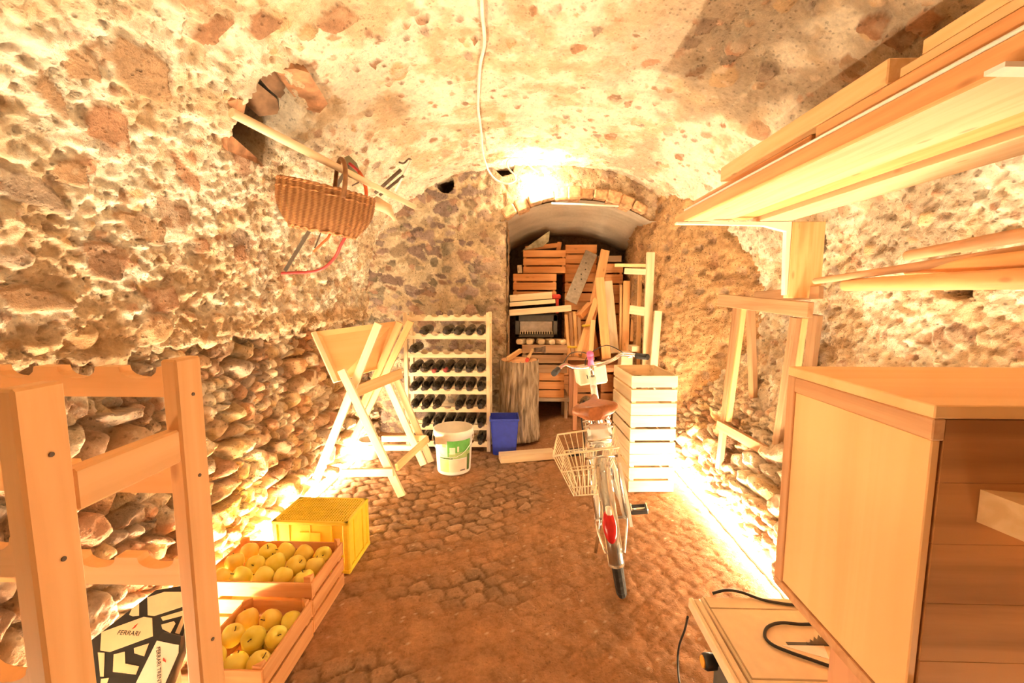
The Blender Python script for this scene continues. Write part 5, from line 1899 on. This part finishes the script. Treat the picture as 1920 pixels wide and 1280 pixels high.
# ================================================================ wicker basket on its stick, bow saw
p1, p2 = at(520, 334, 2.02), at(700, 378, 2.26)
xa_ = (p2 - p1).normalized()
Lb = (p2 - p1).length
zb_ = Vector((.24, .0, 1)); zb_ = (zb_ - xa_ * zb_.dot(xa_)).normalized()
yb_ = zb_.cross(xa_)
MB = Matrix((xa_, yb_, zb_)).transposed().to_4x4(); MB.translation = (p1 + p2) / 2
bs = thing('wicker_basket', 'brown wicker basket hanging by its handle from a stick', 'basket', M=MB)
m_w, nt, b_ = new_mat('wicker')
tc = nd(nt, 'ShaderNodeTexCoord'); n1 = nd(nt, 'ShaderNodeTexNoise'); n1.inputs['Scale'].default_value = 60; n1.inputs['Detail'].default_value = 3
rp = nd(nt, 'ShaderNodeValToRGB')
rp.color_ramp.elements[0].position = .3; rp.color_ramp.elements[0].color = (.34, .14, .05, 1)
rp.color_ramp.elements[1].position = .7; rp.color_ramp.elements[1].color = (.60, .30, .115, 1)
w1 = nd(nt, 'ShaderNodeTexWave', wave_type='BANDS', bands_direction='X'); w1.inputs['Scale'].default_value = 12; w1.inputs['Distortion'].default_value = 1.5; w1.inputs['Detail'].default_value = 1
w2 = nd(nt, 'ShaderNodeTexWave', wave_type='BANDS', bands_direction='Z'); w2.inputs['Scale'].default_value = 46; w2.inputs['Distortion'].default_value = .6
for n_ in (n1, w1, w2):
    nt.links.new(tc.outputs['Object'], n_.inputs[0])
s1_ = nd(nt, 'ShaderNodeMath', operation='MULTIPLY_ADD'); nt.links.new(w1.outputs['Fac'], s1_.inputs[0]); s1_.inputs[1].default_value = .45
s2_ = nd(nt, 'ShaderNodeMath', operation='MULTIPLY_ADD'); nt.links.new(w2.outputs['Fac'], s2_.inputs[0]); s2_.inputs[1].default_value = .3
s3_ = nd(nt, 'ShaderNodeMath', operation='MULTIPLY_ADD'); nt.links.new(n1.outputs[0], s3_.inputs[0]); s3_.inputs[1].default_value = .4; s3_.inputs[2].default_value = -.08
nt.links.new(s3_.outputs[0], s2_.inputs[2]); nt.links.new(s2_.outputs[0], s1_.inputs[2])
nt.links.new(s1_.outputs[0], rp.inputs[0]); nt.links.new(rp.outputs[0], b_.inputs['Base Color'])
bp = nd(nt, 'ShaderNodeBump'); bp.inputs['Strength'].default_value = .8; bp.inputs['Distance'].default_value = .004
nt.links.new(s1_.outputs[0], bp.inputs['Height']); nt.links.new(bp.outputs[0], b_.inputs['Normal'])
b_.inputs['Roughness'].default_value = .55
HBk = .200
bm = bmesh.new()
NA, NK = 260, 100
rings = []
for k in range(NK + 1):
    u = k / NK                       # 0 rim, 1 bottom
    f = 1 + .02 * math.sin(math.pi * u) - .32 * u ** 2.6
    rg = []
    for i in range(NA):
        a = 2 * math.pi * i / NA
        ca_, sa_ = math.cos(a), math.sin(a)
        ex = 2 / 2.5
        x = Lb / 2 * f * math.copysign(abs(ca_) ** ex, ca_)
        y = .145 * f * math.copysign(abs(sa_) ** ex, sa_)
        row = k // 2
        wv = .0042 * math.cos(a * 26) + (.0022 if k % 2 else -.0012) + .0012 * math.cos(a * 52 + math.pi * (row % 2))
        nrm = Vector((ca_, sa_, 0))
        rg.append(bm.verts.new(Vector((x, y, -HBk * u)) + nrm * wv))
    rings.append(rg)
for k in range(NK):
    for i in range(NA):
        f_ = bm.faces.new((rings[k][i], rings[k + 1][i], rings[k + 1][(i + 1) % NA], rings[k][(i + 1) % NA])); f_.smooth = True
bm.faces.new(rings[-1])
bmesh.ops.recalc_face_normals(bm, faces=bm.faces)
obj('woven_body', bm, m_w, bs, local=True)


def oval(f, z, n=60, w=0.0, ph=0.0, tw=20):
    out = []
    for i in range(n):
        a = 2 * math.pi * i / n
        ca_, sa_ = math.cos(a), math.sin(a)
        q_ = Vector((Lb / 2 * f * math.copysign(abs(ca_) ** .8, ca_), .145 * f * math.copysign(abs(sa_) ** .8, sa_), z + w * math.sin(a * tw + ph)))
        out.append(q_ + Vector((ca_, sa_, 0)) * w * math.cos(a * tw + ph))
    return out


bm = bmesh.new()
add_tube(bm, oval(1.0, .002, 160, .004, 0), .0055, 6, closed=True)
add_tube(bm, oval(1.0, .002, 160, .004, math.pi), .0055, 6, closed=True)
add_tube(bm, oval(1.005, -.030, 160, .003, 0), .0045, 6, closed=True)
obj('braided_rim', bm, m_w, bs, local=True)
bm = bmesh.new()
add_tube(bm, oval(.68, -HBk, 120, .005, 0), .006, 6, closed=True)
obj('foot_rim', bm, m_w, bs, local=True)
hpts = [(.05, .148, -.03), (.05, .15, .05), (.045, .11, .125), (.04, .0, .16), (.045, -.11, .125), (.05, -.15, .05), (.05, -.148, -.03)]
obj('handle', add_tube(bmesh.new(), catmull(hpts, 6), .011, 10), M_LEATHER if False else plain('dark_willow', (.30, .14, .06), .6, noise=.15), bs, local=True)
# stick through the handle
a, b = at(434, 211, 1.66), at(742, 404, 2.62)
hc = MB @ Vector((.04, 0, .118))
mid = hc
b2 = mid + (mid - a).normalized() * .62
bm = add_tube(bmesh.new(), [a, a.lerp(mid, .5), mid, b2], [.019, .020, .018, .016], 10)
m, L_ = frame(a, b2)
bm.transform(m.inverted())
tag(obj('wooden_stick', bm, W_LIGHT, None, m), 'pale wooden stick jutting from the hole in the vault and carrying the basket', 'stick')
# bow saw
bw = thing('bow_saw', 'red tubular bow saw hanging on the stick behind the basket', 'saw', at(600, 400, 2.42))
sp = [(655, 306), (673, 322), (684, 345), (686, 372), (672, 405), (655, 432), (641, 456), (628, 482), (606, 503), (580, 510), (552, 511), (528, 512)]
dd = 2.44
fpts = catmull([at(x, y, dd + .02 * (i > 6)) for i, (x, y) in enumerate(sp)], 5)
tube('bow_frame', fpts, .0085, plain('saw_red', (.55, .07, .07), .4), bw, 10)
tube('grip_sleeve', fpts[5:18], .0105, M_ORED, bw, 10)
bar('blade', at(534, 508, dd), at(656, 308, dd), .022, .002, M_BLADE, bw, (0, -1, 0))
# smaller orange saw handle piece
o2 = thing('hand_tool', 'small orange handled tool hanging below the basket', 'tool', at(595, 462, 2.44))
tube('orange_arm', [at(588, 472, 2.42), at(600, 460, 2.42), at(615, 446, 2.42), at(630, 420, 2.42)], .007, M_ORED, o2, 8)
tube('steel_rod', [at(590, 465, 2.43), at(600, 440, 2.43), at(612, 410, 2.43)], .004, M_IRON, o2, 8)
# grey green sickle-like tool above the basket
tg = thing('old_pruner', 'dull green metal tool hung behind the basket handle', 'tool', at(660, 320, 2.5))
bm = add_prism(bmesh.new(), [at(645, 295, 2.5), at(654, 291, 2.5), at(668, 305, 2.5), at(676, 330, 2.5), at(662, 326, 2.5), at(650, 312, 2.5)], (0, .012, 0))
obj('blade_plate', bm, plain('green_metal', (.26, .25, .16), .6), tg)
tube('wire_hook', [at(676, 330, 2.5), at(672, 342, 2.5), at(660, 348, 2.5)], .004, M_IRON, tg, 6)
# pale turned handle end right of the basket
p = at(716, 388, 2.6)
tag(tube('wooden_mallet', [at(702, 374, 2.5), at(712, 384, 2.5), at(728, 392, 2.5), at(736, 405, 2.5), at(742, 414, 2.5)], [.026, .034, .030, .012, .010], W_LIGHT, None, 12), 'pale wooden mallet end poking out right of the basket', 'mallet')
# iron hooks where the vault meets the far wall
hk = thing('iron_hook', 'pair of rusty iron rods with a hook on the vault by the round hole', 'hook', at(740, 335, 2.9))
for a_, b_2, mt, r_ in (((703, 362), (752, 318), M_IRON, .012), ((712, 366), (757, 329), M_IRON, .010), ((741, 358), (771, 300), M_WMETAL, .007)):
    tube('rod', [at(*a_, 3.0), at(*b_2, 3.0)], r_, mt, hk, 8)
tube('hook_end', catmull([at(771, 300, 3.0), at(766, 298, 3.0), at(757, 306, 3.0), at(748, 304, 3.0)], 4), .006, M_IRON, hk, 8)

# ================================================================ cable to the bulb
cab = [hit(903, -30) , hit(905, 20), hit(909, 75), hit(901, 115), hit(898, 160), hit(897, 200), hit(902, 240), at(905, 285, 3.3), at(915, 318, 3.6), at(930, 337, 3.68), at(950, 344, 3.70), at(966, 338, 3.70), at(964, 328, 3.68),
       at(953, 315, 3.68), at(952, 302, 3.66), at(965, 297, 3.66), at(984, 302, 3.68), at(1000, 316, 3.70), Vector(pb) + Vector((0, 0, .09))]
for i in range(7):
    cab[i] = cab[i] + Vector((0, 0, -.018)) - Vector((0, .012, 0))
tag(tube('lamp_cable', catmull(cab, 8), .008, M_CABLE, None, 8), 'white cable running along the vault crown to the bulb', 'cable')
# cable tube along the arch
tag(tube('conduit_pipe', [at(1034, 381, 3.78), at(1160, 386, 3.78)], .008, M_WMETAL, None, 8), 'thin white pipe across the top of the niche arch', 'pipe')
